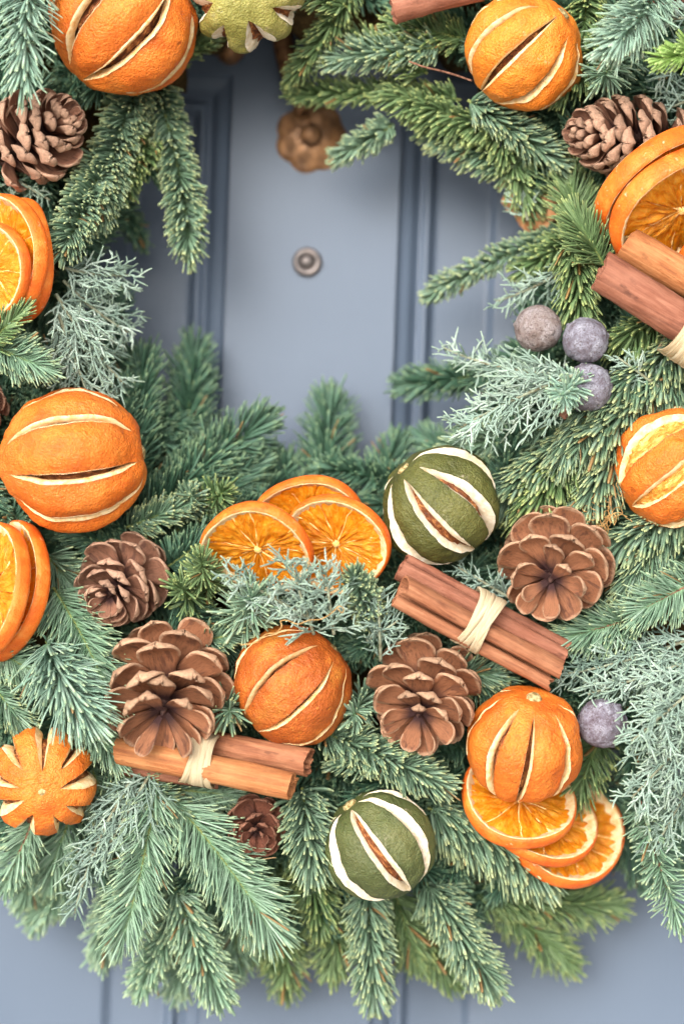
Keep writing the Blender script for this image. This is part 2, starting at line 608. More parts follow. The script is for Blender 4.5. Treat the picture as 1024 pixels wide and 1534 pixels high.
def moulding(sgn, x0, name):
    """mitred moulding running down the stile edge x0 and along the top rail; sgn = side the panel lies on"""
    prof = [(0, 0.0), (2, 0.0022), (5, 0.0040), (9, 0.0048), (20, 0.0062), (27, 0.0095), (31, 0.0118), (37, 0.0118),
            (39, 0.0085), (43, 0.0072), (48, 0.0078), (52, 0.0100), (55, 0.0135), (62, 0.0140)]
    rows = []
    XF = x0 + sgn * 0.30
    for xx, zz in ((0, 0), (1, 1), (2, 2)):
        pass
    pts = []
    for u, d in prof:
        w = u * KD
        pts.append([(x0 + sgn * w, d, ZB), (x0 + sgn * w, d, ZT - w), (XF, d, ZT - w)])
    v = np.array(pts).transpose(1, 0, 2).reshape(-1, 3)
    f = grid_faces(3, len(prof))
    me = mesh_np(name, v, f, smooth=False)
    o = put('moulding', me, DOORP, door)
    md = o.modifiers.new('bevel', 'BEVEL')
    md.width = 0.0012
    md.segments = 2
    md.limit_method = 'ANGLE'
    md.angle_limit = math.radians(12)
    # panel with sunk margin and raised field
    w0, w1, w2 = 62 * KD, 138 * KD, 150 * KD
    pv = []
    for w, d in ((w0, 0.0140), (w1, 0.0142), (w2, 0.0085), (0.28, 0.0080)):
        pv.append([(x0 + sgn * w, d, ZB), (x0 + sgn * w, d, ZT - w if w < 0.2 else ZT - w2 - 0.01), (XF, d, ZT - w if w < 0.2 else ZT - w2 - 0.01)])
    pv = np.array(pv).transpose(1, 0, 2).reshape(-1, 3)
    p = put('panel', mesh_np('panel', pv, grid_faces(3, 4), smooth=False), DOORP, door)
    md = p.modifiers.new('bevel', 'BEVEL')
    md.width = 0.0015
    md.segments = 2
    md.limit_method = 'ANGLE'
    md.angle_limit = math.radians(8)
    return o


XL, XR = dx(343), dx(597)
moulding(-1, XL, 'moulding')
moulding(1, XR, 'moulding')


def slab(name, x0, x1, z0, z1, parent, mat, y0=0.0, y1=0.04):
    bm = bmesh.new()
    bmesh.ops.create_cube(bm, size=1)
    for v in bm.verts:
        v.co = Vector(((x0 + x1) / 2 + v.co.x * (x1 - x0), (y0 + y1) / 2 + v.co.y * (y1 - y0), (z0 + z1) / 2 + v.co.z * (z1 - z0)))
    me = bpy.data.meshes.new(name)
    bm.to_mesh(me)
    bm.free()
    return put(name, me, mat, parent)


slab('stile', XL, XR, ZB, ZT, door, DOORP)
slab('rail', XL - 0.30, XR + 0.30, ZT, ZT + 0.20, door, DOORP)
slab('backing', XL - 0.30, XR + 0.30, ZB, ZT - 0.001, door, DOORP, 0.0405, 0.05)


def lathe(prof, n=32):
    """prof [(r, z)] around Z"""
    th = np.arange(n) / n * 2 * np.pi
    v = np.array([[(r * math.cos(a), r * math.sin(a), z) for a in th] for r, z in prof])
    return v.reshape(-1, 3), grid_faces(len(prof), n, True)


TO_VIEW = Matrix(((1, 0, 0), (0, 0, -1), (0, 1, 0)))
dv = thing('door_viewer', 'small round dull metal door viewer in the middle of the blue-grey door', 'door viewer', at(460, 393, YD), rot=TO_VIEW)
r = 22 * KD
v, f = lathe([(r, -0.001), (r, 0.002), (r * .93, 0.0032), (r * .66, 0.0036), (r * .6, 0.0028), (r * .56, 0.0028)])
put('rim', mesh_np('rim', v, f), STEEL, dv)
v, f = lathe([(r * .575, 0.0026), (r * .5, 0.0036), (r * .3, 0.0048), (0.0001, 0.0052)])
put('lens', mesh_np('lens', v, f), STEEL, dv)

kn = thing('door_knocker', 'old brass door knocker with flower-shaped plate, half hidden behind the top of the wreath', 'door knocker', at(466, 206, YD), rot=TO_VIEW)
bm_v, bm_f = [], []
nseg, rings = 64, 9
for i in range(rings):
    q = 1 - i / (rings - 1)
    for j in range(nseg):
        a = j / nseg * 2 * math.pi
        lob = 1 + 0.13 * abs(math.cos(3.5 * a)) - 0.02
        rr = 54 * KD * q * (lob if q > 0.35 else 1)
        z = 0.006 * (1 - q ** 4) - 0.001 + 0.0025 * math.sin(q * math.pi * 2.2) * abs(math.cos(3.5 * a)) * q
        bm_v.append((rr * math.cos(a), rr * math.sin(a), z if i else -0.002))
put('flower_plate', mesh_np('flower_plate', bm_v, grid_faces(rings, nseg, True)), BRASS, kn)
v, f = lathe([(0.0062, 0.003), (0.0068, 0.008), (0.0062, 0.012), (0.004, 0.0145), (0.0001, 0.0152)])
put('strike_knob', mesh_np('strike_knob', v, f), BRASS, kn)
# the two curved arms of the knocker above the plate
for pts, rad in (([(318, -30), (326, 10), (338, 48), (352, 76), (362, 84)], [0.0050, 0.0060, 0.0090, 0.0120, 0.0060]),
                 ([(410, -20), (420, 40), (428, 88), (440, 132), (456, 166)], [0.0055, 0.0060, 0.0062, 0.0055, 0.0045])):
    q = np.array([np.array(at(x, y, YD - 0.012) - at(466, 206, YD)) for x, y in pts])
    t0, t1 = np.linspace(0, 1, len(pts)), np.linspace(0, 1, 22)
    Q = np.stack([np.interp(t1, t0, q[:, 0]), np.interp(t1, t0, q[:, 2]), -np.interp(t1, t0, q[:, 1])], 1)
    R = np.interp(t1, t0, rad)
    for _ in range(4):
        Q[1:-1] = (Q[:-2] + 2 * Q[1:-1] + Q[2:]) / 4
        R[1:-1] = (R[:-2] + 2 * R[1:-1] + R[2:]) / 4
    v, f, _ = tubes(Q[None], R[None], 16)
    put('arm', mesh_np('arm', v, f), BRASS, kn)

# ------------------------------------------------------------------ the wreath's core
wc = at(470, 400, 0.074)
base = thing('wreath_base', 'straw ring of the wreath, showing through gaps in the greenery', 'wreath base', wc)
nu, nv = 160, 20
v = np.zeros((nu, nv, 3))
for i in range(nu):
    a = i / nu * 2 * math.pi
    for j in range(nv):
        b = j / nv * 2 * math.pi
        nz = 1 + 0.22 * mnoise.noise(Vector((math.cos(a) * 9, math.sin(a) * 9, b * 1.2)))
        rr = 655 * U + 270 * U * math.cos(b) * nz
        v[i, j] = (rr * math.cos(a), -0.026 * math.sin(b) * nz, rr * math.sin(a))
f = grid_faces(nu, nv, True)
last = np.stack([np.arange(nv) + (nu - 1) * nv, (np.arange(nv) + 1) % nv + (nu - 1) * nv, (np.arange(nv) + 1) % nv, np.arange(nv)], -1)
put('straw_ring', mesh_np('straw_ring', v.reshape(-1, 3), [np.concatenate([f, last])]), STRAW, base)
for (px, py, s) in ((786, 268, 30), (806, 318, 34), (776, 300, 22)):
    bmv = bmesh.new()
    bmesh.ops.create_icosphere(bmv, subdivisions=3, radius=1)
    for q in bmv.verts:
        q.co = q.co * (1 + 0.3 * mnoise.noise(q.co * 2.2 + Vector((px, 0, 0))))
        q.co = Vector((q.co.x * s * U * 1.1, q.co.y * 0.012, q.co.z * s * U))
    me = bpy.data.meshes.new('straw_tuft')
    bmv.to_mesh(me)
    bmv.free()
    o = put('straw_tuft', me, STRAWL, base)
    o.location = at(px, py, 0.048) - wc


# ------------------------------------------------------------------ greenery
def bez(p0, p1, c, n):
    t = np.linspace(0, 1, n)[:, None]
    m = (np.array(p0) + np.array(p1)) / 2 + np.array(c)
    return (1 - t) ** 2 * np.array(p0) + 2 * t * (1 - t) * m + t ** 2 * np.array(p1)


def needle_arrays(P, D, Bd, L, W, rnd, age, wax, rings=4):
    """P base, D direction, Bd bend vector, L length, W half width, wax width axis hint"""
    N = len(P)
    ts = np.array([0.0, 0.3, 0.75, 0.95, 1.0]) if rings == 5 else np.array([0.0, 0.4, 0.9, 1.0])
    ws = np.array([0.55, 0.92, 1.0, 0.86, 0.48]) if rings == 5 else np.array([0.6, 1.0, 0.85, 0.3])
    K = len(ts)
    C = P[:, None, :] + L[:, None, None] * (ts[None, :, None] * D[:, None, :] + (ts ** 2)[None, :, None] * Bd[:, None, :])
    T = D[:, None, :] + 2 * ts[None, :, None] * Bd[:, None, :]
    T /= np.linalg.norm(T, axis=2, keepdims=True)
    A = np.cross(T, wax[:, None, :])
    A /= np.linalg.norm(A, axis=2, keepdims=True) + 1e-9
    B = np.cross(A, T)
    w = W[:, None] * ws[None]
    ring = np.stack([C + A * w[..., None], C + B * w[..., None] * 0.50, C - A * w[..., None], C - B * w[..., None] * 0.38], axis=2)
    V = ring.reshape(N, K * 4, 3)
    f = grid_faces(K, 4, True)
    capf = np.array([[(K - 1) * 4 + 0, (K - 1) * 4 + 1, (K - 1) * 4 + 2, (K - 1) * 4 + 3]])
    f = np.concatenate([f, capf])
    F = (f[None] + (np.arange(N) * K * 4)[:, None, None]).reshape(-1, 4)
    col = np.zeros((N, K, 4, 3))
    col[..., 0] = ts[None, :, None]
    col[..., 1] = rnd[:, None, None]
    col[..., 2] = np.asarray(age).reshape(-1, 1, 1)
    return V.reshape(-1, 3), F, col.reshape(-1, 3)


STYLES = {  # needle length px, half width px, spacing (needles per px), azimuth half range, lean base, lean tip, bend fwd, bend up
    'noble': dict(L=31, W=3.0, den=2.05, azc=66, azs=34, lean=80, leant=36, bf=0.36, bu=0.20, jit=11),
    'green': dict(L=30, W=2.9, den=1.8, azc=66, azs=34, lean=74, leant=32, bf=0.34, bu=0.18, jit=12),
    'flat': dict(L=53, W=2.35, den=1.8, azc=80, azs=24, lean=54, leant=26, bf=0.10, bu=0.10, jit=9),
    'pale': dict(L=58, W=2.4, den=1.75, azc=62, azs=45, lean=58, leant=30, bf=0.20, bu=-0.06, jit=12),
    'fresh': dict(L=52, W=2.5, den=1.7, azc=70, azs=35, lean=55, leant=26, bf=0.14, bu=0.08, jit=11),
    'deep': dict(L=39, W=2.6, den=1.85, azc=72, azs=28, lean=62, leant=28, bf=0.20, bu=0.10, jit=11),
    'tuft': dict(L=44, W=2.1, den=1.2, azc=None, azs=0, lean=74, leant=48, bf=0.05, bu=0.0, jit=13),
}


def sprig_needles(path, st, scale=1.0, roll=0.0, age=0.0, rings=5, dens=1.0, lenk=1.0, bare=0.03, rng=RNG, droop=0.0):
    """path (n,3) world; returns needle arrays"""
    seg = np.linalg.norm(np.diff(path, axis=0), axis=1)
    cum = np.concatenate([[0], np.cumsum(seg)])
    tot = cum[-1]
    n = max(14, int(tot / U * st['den'] * dens))
    u = bare + (1 - bare) * np.linspace(0, 1, n) + rng.normal(0, 0.3 / n, n)
    u = np.clip(u, 0, 1)
    ntip = 12
    u = np.concatenate([u, np.full(ntip, 0.995)])
    n += ntip
    pos = np.stack([np.interp(u * tot, cum, path[:, i]) for i in range(3)], 1)
    tg = np.gradient(path, axis=0)
    T = np.stack([np.interp(u * tot, cum, tg[:, i]) for i in range(3)], 1)
    T /= np.linalg.norm(T, axis=1, keepdims=True)
    view = np.array([0, -1.0, 0.0])
    Nn = view - T * (T @ view)[:, None]
    ln = np.linalg.norm(Nn, axis=1)
    bad = ln < 0.25
    Nn[bad] = np.array([0, 0, 1.0]) - T[bad] * T[bad][:, 2:3]
    Nn /= np.linalg.norm(Nn, axis=1, keepdims=True)
    S = np.cross(T, Nn)
    cr, sr = math.cos(roll), math.sin(roll)
    Nn, S = Nn * cr + S * sr, S * cr - Nn * sr
    if st['azc'] is None:
        al = (np.arange(n) * 2.39996 + rng.normal(0, 0.35, n)) % (2 * np.pi) - np.pi
    else:
        al = np.where(np.arange(n) % 2 == 0, 1, -1) * np.radians(st['azc'] + rng.normal(0, st['azs'], n))
    e = np.clip((1 - u) * tot / (st['L'] * U * 1.1), 0, 1)       # 0 at the very tip
    gapn = rng.random(n) < 0.05                                   # lost needles
    lean = np.radians(st['leant'] + (st['lean'] - st['leant']) * e + rng.normal(0, st['jit'], n))
    lean[-ntip:] = np.abs(rng.normal(0.18, 0.22, ntip))
    R = np.cos(al)[:, None] * Nn + np.sin(al)[:, None] * S
    D = np.cos(lean)[:, None] * T + np.sin(lean)[:, None] * R
    D += rng.normal(0, 0.05, D.shape)
    D /= np.linalg.norm(D, axis=1, keepdims=True)
    Bd = st['bf'] * T + st['bu'] * Nn + rng.normal(0, 0.07, D.shape) + np.array([0, 0, -droop])
    L = st['L'] * U * scale * lenk * (0.84 + 0.16 * e) * rng.uniform(0.74, 1.12, n)
    L[gapn] *= 0.35
    W = st['W'] * U * scale * rng.uniform(0.88, 1.12, n)
    rnd = np.clip(rng.normal(0.5, 0.22, n), 0, 1)
    wax = R + 0.25 * T
    age = np.where(rng.random(n) < 0.012, 1.0, age)
    return needle_arrays(pos, D, Bd, L, W, rnd, age, wax, rings)


def fir(label, pts, style='noble', mat=None, dy=0.0, y0=None, y1=None, scale=1.0, roll=0.0, age=None, bend=0.0, dens=1.0, lenk=1.0,
        group='fir sprigs of the wreath', twig=None, bare=0.03, face=True, droop=0.0):
    (ax, ay), (bx, by) = pts
    ya = surf(ax, ay) + dy if y0 is None else y0
    yb = surf(bx, by) + dy if y1 is None else y1
    if style == 'tuft' and face:
        ax, ay = bx + (ax - bx) * 0.5, by + (ay - by) * 0.5
        ya = yb + 0.034
    A, B = at(ax, ay, ya), at(bx, by, yb)
    side = dirv(-(by - ay), (bx - ax), 0) * (math.hypot(bx - ax, by - ay) * U * bend)
    path = bez(A, B, side + Vector((0, -0.004, 0)), 14)
    root = thing('fir_sprig', label, 'fir sprig', A, group)
    loc = np.array(A)
    st = STYLES[style]
    if age is None:
        age = random.uniform(0, 0.5)
    v, f, c = sprig_needles(path, st, scale, roll, age, 5, dens, lenk, bare, RNG, droop)
    o = put('needles', mesh_np('needles', v - loc, f, cols=c), NEEDLE[mat or (style if style in NEEDLE else 'noble')], root)
    o['kind'] = 'stuff'
    rad = np.linspace(2.6, 1.2, 14)[None] * U
    v, f, _ = tubes(path[None] - loc, rad, 6)
    put('twig', mesh_np('twig', v, f), twig or TWIG, root)
    return root


def cyp(label, pts, spread=60, mat='silver', dy=0.0, y0=None, y1=None, bend=0.0, step=9, thick=1.6, sub=1.4, curl=0.35, deep=0.75,
        group='cypress sprigs of the wreath'):
    (ax, ay), (bx, by) = pts
    ya = surf(ax, ay) + dy if y0 is None else y0
    yb = surf(bx, by) + dy if y1 is None else y1
    A, B = at(ax, ay, ya), at(bx, by, yb)
    Lp = math.hypot(bx - ax, by - ay)
    side = dirv(-(by - ay), (bx - ax), 0) * (Lp * U * bend)
    path = bez(A, B, side + Vector((0, -0.003, 0)), 20)
    rng = RNG
    tg = np.gradient(path, axis=0)
    tg /= np.linalg.norm(tg, axis=1, keepdims=True)
    view = np.array([0, -1.0, 0])
    paths, radii, cols = [], [], []
    K = 6

    def add(p, d, length, r, bendv, g):
        t = np.linspace(0, 1, K)[:, None]
        d = d / np.linalg.norm(d)
        wg = np.cumsum(rng.normal(0, 0.035, (K, 3)), axis=0)
        wg -= wg[0]
        P = p + length * (t * d + t ** 2 * bendv + wg)
        paths.append(P)
        radii.append(r * np.array([0.9, 1.02, 0.96, 1.0, 0.9, 0.5]) * U)
        cols.append(np.stack([np.linspace(0, 1, K), np.full(K, g), np.zeros(K)], 1))
        return P

    nb = int(Lp / step)
    for i in range(nb):
        u = (i + 0.6) / nb
        k_ = min(18, int(u * 19))
        p = path[k_] + (path[k_ + 1] - path[k_]) * (u * 19 - k_)
        t = tg[k_]
        nrm = view - t * (t @ view)
        nrm /= np.linalg.norm(nrm) + 1e-9
        s = np.cross(t, nrm)
        for sg in (1, -1):
            if rng.random() < 0.08:
                continue
            ang = math.radians(rng.uniform(22, 62))
            dvec = math.cos(ang) * t + math.sin(ang) * (sg * s + rng.normal(0, deep) * nrm)
            ln = spread * U * (0.28 + 0.72 * (1 - u) ** 0.8) * rng.uniform(0.6, 1.1)
            bv = curl * t * rng.uniform(0.3, 1) + rng.normal(0, 0.26, 3) + np.array([0, 0, -0.16])
            g = float(np.clip(rng.normal(0.5, 0.25), 0, 1))
            P = add(p, dvec, ln, thick, bv, g)
            m = int(ln / U / 9.5 * sub)
            for j in range(1, m):
                w = j / m
                kk = min(K - 2, int(w * (K - 1)))
                q = P[kk] + (P[kk + 1] - P[kk]) * (w * (K - 1) - kk)
                d2 = P[kk + 1] - P[kk]
                d2 = d2 / (np.linalg.norm(d2) + 1e-12)
                s2 = np.cross(d2, nrm)
                s2 /= np.linalg.norm(s2) + 1e-9
                sg2 = 1 if j % 2 else -1
                a2 = math.radians(rng.uniform(25, 62))
                d3 = math.cos(a2) * d2 + math.sin(a2) * (sg2 * s2 + rng.normal(0, deep) * nrm)
                l3 = rng.uniform(13, 32) * U * (1 - 0.4 * w)
                Q = add(q, d3, l3, thick * 0.9, curl * d2 * 0.8 + rng.normal(0, 0.30, 3), float(np.clip(g + rng.normal(0, 0.15), 0, 1)))
                if l3 > 16 * U:
                    d4 = d3 * 0.7 + 0.7 * np.cross(d3, nrm) * (1 if rng.random() < .5 else -1)
                    add(Q[2], d4, 9 * U, thick * 0.82, rng.normal(0, 0.1, 3), g)
    root = thing('cypress_sprig', label, 'cypress sprig', A, group)
    loc = np.array(A)
    v, f, c = tubes(np.array(paths) - loc, np.array(radii), 6, np.array(cols))
    o = put('branchlets', mesh_np('branchlets', v, f, cols=c), CYPRESS[mat], root)
    o['kind'] = 'stuff'
    cc = np.zeros((1, 20, 3))
    cc[..., 1] = 0.45
    v, f, c = tubes(path[None] - loc, (np.linspace(3.0, 1.6, 20) * U)[None], 6, cc)
    put('stem', mesh_np('stem', v, f, cols=c), DSTEM, root)
    return root


# under-layer: the mass of fir that fills the ring between the named sprigs
rngf = np.random.default_rng(21)
vs, fs, cs, off = [], [], [], 0
tries = 0
count = 0
while count < 600 and tries < 12000:
    tries += 1
    px, py = rngf.uniform(-120, 1150), rngf.uniform(-120, 1440)
    rr = math.hypot(px - 470, py - 400)
    if rr < (400 if py < 250 else 330) or rr > 990:
        continue
    count += 1
    th = math.atan2(py - 400, px - 470)
    # direction: tangential with an outward lean outside and an inward lean inside
    q = (rr - 620) / 330
    tx, ty = -math.sin(th), math.cos(th)
    sgn = 1 if rngf.random() < 0.5 else -1
    ddx, ddy = sgn * tx + q * 1.2 * math.cos(th) + rngf.normal(0, 0.3), sgn * ty + q * 1.2 * math.sin(th) + rngf.normal(0, 0.3)
    nn = math.hypot(ddx, ddy)
    ln = rngf.uniform(90, 160)
    bx, by = px + ddx / nn * ln, py + ddy / nn * ln
    r2 = math.hypot(bx - 470, by - 400)
    if r2 < (385 if by < 250 else 300) or r2 > (915 if bx > 760 and by > 1050 else 965 if bx < 240 and by > 1000 else 1010):
        continue
    dyy = rngf.uniform(0.012, 0.034)
    A = at(px, py, min(0.098, surf(px, py) + dyy))
    B = at(bx, by, min(0.094, surf(bx, by) + dyy - 0.012))
    path = bez(A, B, (0, -0.004, 0), 8)
    v, f, c = sprig_needles(path, STYLES['noble' if rngf.random() < .7 else 'deep'], 1.0, rngf.normal(0, 0.4), rngf.uniform(0, 0.3), 4, 0.8, 1.0, 0.02, rngf)
    vs.append(v)
    fs.append(f + off)
    cs.append(c)
    off += len(v)
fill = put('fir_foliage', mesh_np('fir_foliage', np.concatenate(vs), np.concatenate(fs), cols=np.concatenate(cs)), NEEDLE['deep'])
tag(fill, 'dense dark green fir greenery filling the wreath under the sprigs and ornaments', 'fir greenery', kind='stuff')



# ------------------------------------------------------------------ slit fruits
def fruit(name, label, cat, px, py, rpx, axis, y, skin, pith, flesh, n=8, twist=0.0, w0=0.075, inner=0.35, th0=24, th1=158, thick=0.075,
          squash=0.95, bulge=0.05, seed=0, wvar=0.25, lump=0.06, button=1.0, lop=0.0, group=None, core=0.80, gapk=1.95):
    rg = np.random.default_rng(seed + 100)
    R = rpx * U * (DIST + y) / DIST
    root = thing(name, label, cat, at(px, py, y), group, orient(dirv(*axis), twist))
    NTH, NU = 54, 14
    ths = np.linspace(0.035, math.pi - 0.035, NTH)
    phk = np.array([2 * math.pi * (k + rg.uniform(-0.10, 0.10)) / n for k in range(n)])
    wk = w0 * (1 + rg.uniform(-wvar, wvar, n))
    t0 = np.radians(th0 + rg.uniform(-5, 9, n))
    t1 = np.radians(th1 + rg.uniform(-10, 6, n))
    lean = rg.uniform(-0.6, 0.6, n)
    so = Vector((seed * 3.1, seed * 1.7, 0))

    def swid(k, th):
        q = (th - t0[k]) / (t1[k] - t0[k])
        if q <= 0 or q >= 1:
            return 0.0
        return math.sin(math.pi * q) ** 0.75 * (1 + 0.16 * mnoise.noise(Vector((q * 5, k * 3.3, seed))) + 0.09 * mnoise.noise(Vector((q * 34, k * 3.3, seed))))

    def rad(th, ph):
        d = Vector((math.sin(th) * math.cos(ph), math.sin(th) * math.sin(ph), math.cos(th)))
        q = 1 + lump * mnoise.noise(d * 1.7 + so) + 0.030 * mnoise.noise(d * 4.2 + so) + 0.012 * mnoise.noise(d * 12 + so)
        q -= 0.045 * math.exp(-(th / 0.22) ** 2)
        return q, d

    def pos(th, ph, k):
        q, d = rad(th, ph)
        p = d * (R * q * k)
        p.z *= squash
        return p

    verts, faces, pc = [], [], []
    L_edge = [[None] * NTH for _ in range(n)]
    R_edge = [[None] * NTH for _ in range(n)]
    for k in range(n):
        k2 = (k + 1) % n
        o = len(verts)
        for i, th in enumerate(ths):
            st = math.sin(th)
            a = phk[k] + wk[k] * swid(k, th) / max(st, .12)
            b = phk[k2] + (2 * math.pi if k2 == 0 else 0) - wk[k2] * swid(k2, th) / max(st, .12)
            sl = max(swid(k, th), swid(k2, th))
            for j in range(NU):
                u = j / (NU - 1)
                uu = 0.5 - 0.5 * math.cos(math.pi * u) * (0.35) - 0.5 * (1 - 2 * u) * 0.65
                uu = min(max(uu, 0), 1)
                ph = a + (b - a) * uu
                e = 1 - (2 * uu - 1) ** 2
                lipk = 0.018 * math.exp(-min(uu, 1 - uu) / 0.07) * sl
                verts.append(pos(th, ph, 1 + bulge * (e - 0.55) * sl + lipk))
                pc.append((math.exp(-min(uu, 1 - uu) / 0.06) * min(1.0, sl * 1.5), 0, 0))
            R_edge[k][i] = (verts[o + i * NU], a)
            L_edge[k2][i] = (verts[o + i * NU + NU - 1], b)
        faces.append(grid_faces(NTH, NU, False, o)[:, ::-1])
    me = mesh_np('peel', np.array(verts), faces, cols=pc)
    bm = bmesh.new()
    bm.from_mesh(me)
    bmesh.ops.remove_doubles(bm, verts=bm.verts, dist=R * 0.002)
    bmesh.ops.holes_fill(bm, edges=[e for e in bm.edges if e.is_boundary and all(abs(abs(v.co.z) - R * squash * .95) < R * .2 and v.co.xy.length < R * 0.08 for v in e.verts)], sides=200)
    for ff in bm.faces:
        ff.smooth = True
    bm.to_mesh(me)
    bm.free()
    put('peel', me, skin, root)
    # pith faces of every cut
    for k in range(n):
        idx = [i for i in range(NTH) if swid(k, ths[i]) > 0.02]
        if len(idx) < 3:
            continue
        i0, i1 = max(idx[0] - 1, 0), min(idx[-1] + 1, NTH - 1)
        vv, ff = [], []
        for side in (0, 1):
            o = len(vv)
            rows = list(range(i0, i1 + 1))
            for i in rows:
                p, a = (R_edge if side == 0 else L_edge)[k][i]
                th = ths[i]
                s_ = swid(k, th) * wk[k] / max(math.sin(th), .12)
                inn = inner * (1 + (lean[k] if side == 0 else -lean[k]))
                c0 = phk[k] if side == 0 else (a + s_)
                sgn = 1 if side == 0 else -1
                ain = c0 + sgn * s_ * min(inn * gapk, 0.85)
                mid = (a * 0.72 + ain * 0.28)
                q1 = pos(th, mid, 1 - thick * 0.25)
                q2 = pos(th, (a * .3 + ain * .7), 1 - thick * 0.75)
                q3 = pos(th, ain, 1 - thick * 1.15)
                q4 = pos(th, ain + sgn * 0.03, 1 - thick * 2.4)
                vv += [p, q1, q2, q3, q4]
            g = grid_faces(len(rows), 5, False, o)
            ff.append(g if side == 0 else g[:, ::-1])
        put('cut_edge', mesh_np('cut_edge', np.array(vv), ff), pith, root)
    # dried flesh inside
    bm = bmesh.new()
    bmesh.ops.create_icosphere(bm, subdivisions=5, radius=1)
    for v in bm.verts:
        d = v.co.normalized()
        q = core + 0.07 * mnoise.noise(Vector((d.x * 9, d.y * 9, d.z * 3)) + so) + 0.05 * mnoise.noise(d * 26 + so)
        v.co = d * R * q
        v.co.z *= squash
    for ff in bm.faces:
        ff.smooth = True
    me = bpy.data.meshes.new('flesh')
    bm.to_mesh(me)
    bm.free()
    put('flesh', me, flesh, root)
    if button:
        v, f = lathe([(0.004, -0.004), (0.0042, 0.0), (0.0034, 0.0012), (0.0026, 0.0008), (0.0016, 0.0016), (0.0001, 0.0014)], 14)
        v = np.array(v) * button
        for q in v:
            q *= 1 + 0.22 * mnoise.noise(Vector(q) * 500 + so)
        v[:, 2] += R * squash * 0.955
        put('stem_button', mesh_np('stem_button', v, f[:, ::-1]), STEMB, root)
    return root


G_OR = 'whole dried slit oranges'
G_LI = 'whole dried slit limes'
fruit('dried_orange', 'large whole dried orange with diagonal slits at the top left corner', 'dried orange', 184, 34, 110, (0.66, -0.70, 0.12), -0.006,
      SKINS['bright'], PITH_O, FLESH, n=7, twist=0.30, w0=0.10, inner=0.42, seed=1, bulge=0.10, group=G_OR)
fruit('dried_orange', 'frosted bright orange with slits and stem button beside the upper right pine cone', 'dried orange', 784, 77, 89, (0.66, -0.58, 0.46), -0.004,
      SKINS['frost'], PITH_O, FLESH, n=9, twist=0.1, w0=0.072, inner=0.34, seed=2, th0=28, group=G_OR)
fruit('dried_orange', 'large whole dried orange with horizontal slits at the left edge', 'dried orange', 110, 688, 106, (0.98, -0.10, -0.12), -0.012,
      SKINS['bright'], PITH_O, FLESH, n=8, twist=1.02, w0=0.075, inner=0.30, seed=3, bulge=0.08, group=G_OR, squash=1.02)
fruit('dried_orange', 'dried orange with a wide open slit showing pale pulp at the right edge', 'dried orange', 1010, 701, 93, (0.72, -0.62, 0.20), -0.010,
      SKINS['bright'], PITH_O, FLESH_G, n=7, twist=0.75, w0=0.20, inner=0.45, seed=4, group=G_OR, core=0.90, wvar=0.25)
fruit('dried_orange', 'dull golden brown dried orange between two open pine cones', 'dried orange', 438, 1026, 90, (0.70, -0.66, 0.10), -0.012,
      SKINS['gold'], PITH_O, FLESH, n=8, twist=0.45, w0=0.058, inner=0.36, seed=5, group=G_OR, bulge=0.03)
fruit('dried_orange', 'upright dried orange with stem button resting on three orange slices', 'dried orange', 785, 1115, 87, (0.13, -0.86, 0.44), -0.016,
      SKINS['bright'], PITH_O, FLESH, n=8, twist=0.60, w0=0.085, inner=0.36, seed=6, th0=30, group=G_OR, squash=1.0)
fruit('dried_orange', 'dried orange seen end-on with star-shaped slits at the lower left edge', 'dried orange', 66, 1170, 80, (0.10, 0.14, 0.98), -0.012,
      SKINS['bright'], PITH_O, FLESH, n=9, twist=0.2, w0=0.18, inner=0.20, seed=7, th0=24, th1=165, group=G_OR, bulge=0.04, thick=0.13, squash=0.80, button=0.5)
fruit('dried_lime', 'yellowish green slit lime seen end-on at the top edge beside the large orange', 'dried lime', 370, -8, 84, (-0.12, 0.24, 0.95), -0.010,
      SKINS['lime_yellow'], PITH_L, FLESH, n=8, twist=0.35, w0=0.23, inner=0.16, seed=8, th0=33, th1=130, group=G_LI, thick=0.18, squash=0.95, button=0.6, bulge=0.06)
fruit('dried_lime', 'olive green slit lime with stem button beside the orange slices at the centre', 'dried lime', 659, 758, 89, (-0.68, -0.66, 0.30), -0.008,
      SKINS['lime'], PITH_L, FLESH, n=8, twist=0.2, w0=0.135, inner=0.26, seed=9, th0=17, th1=164, group=G_LI, thick=0.12, bulge=0.03)
fruit('dried_lime', 'green lime with broad white slits hanging lowest on the wreath', 'dried lime', 568, 1266, 84, (-0.58, -0.80, 0.06), -0.008,
      SKINS['lime_green'], PITH_L, FLESH, n=8, twist=0.65, w0=0.15, inner=0.24, seed=10, th0=12, th1=168, group=G_LI, thick=0.12, bulge=0.03)


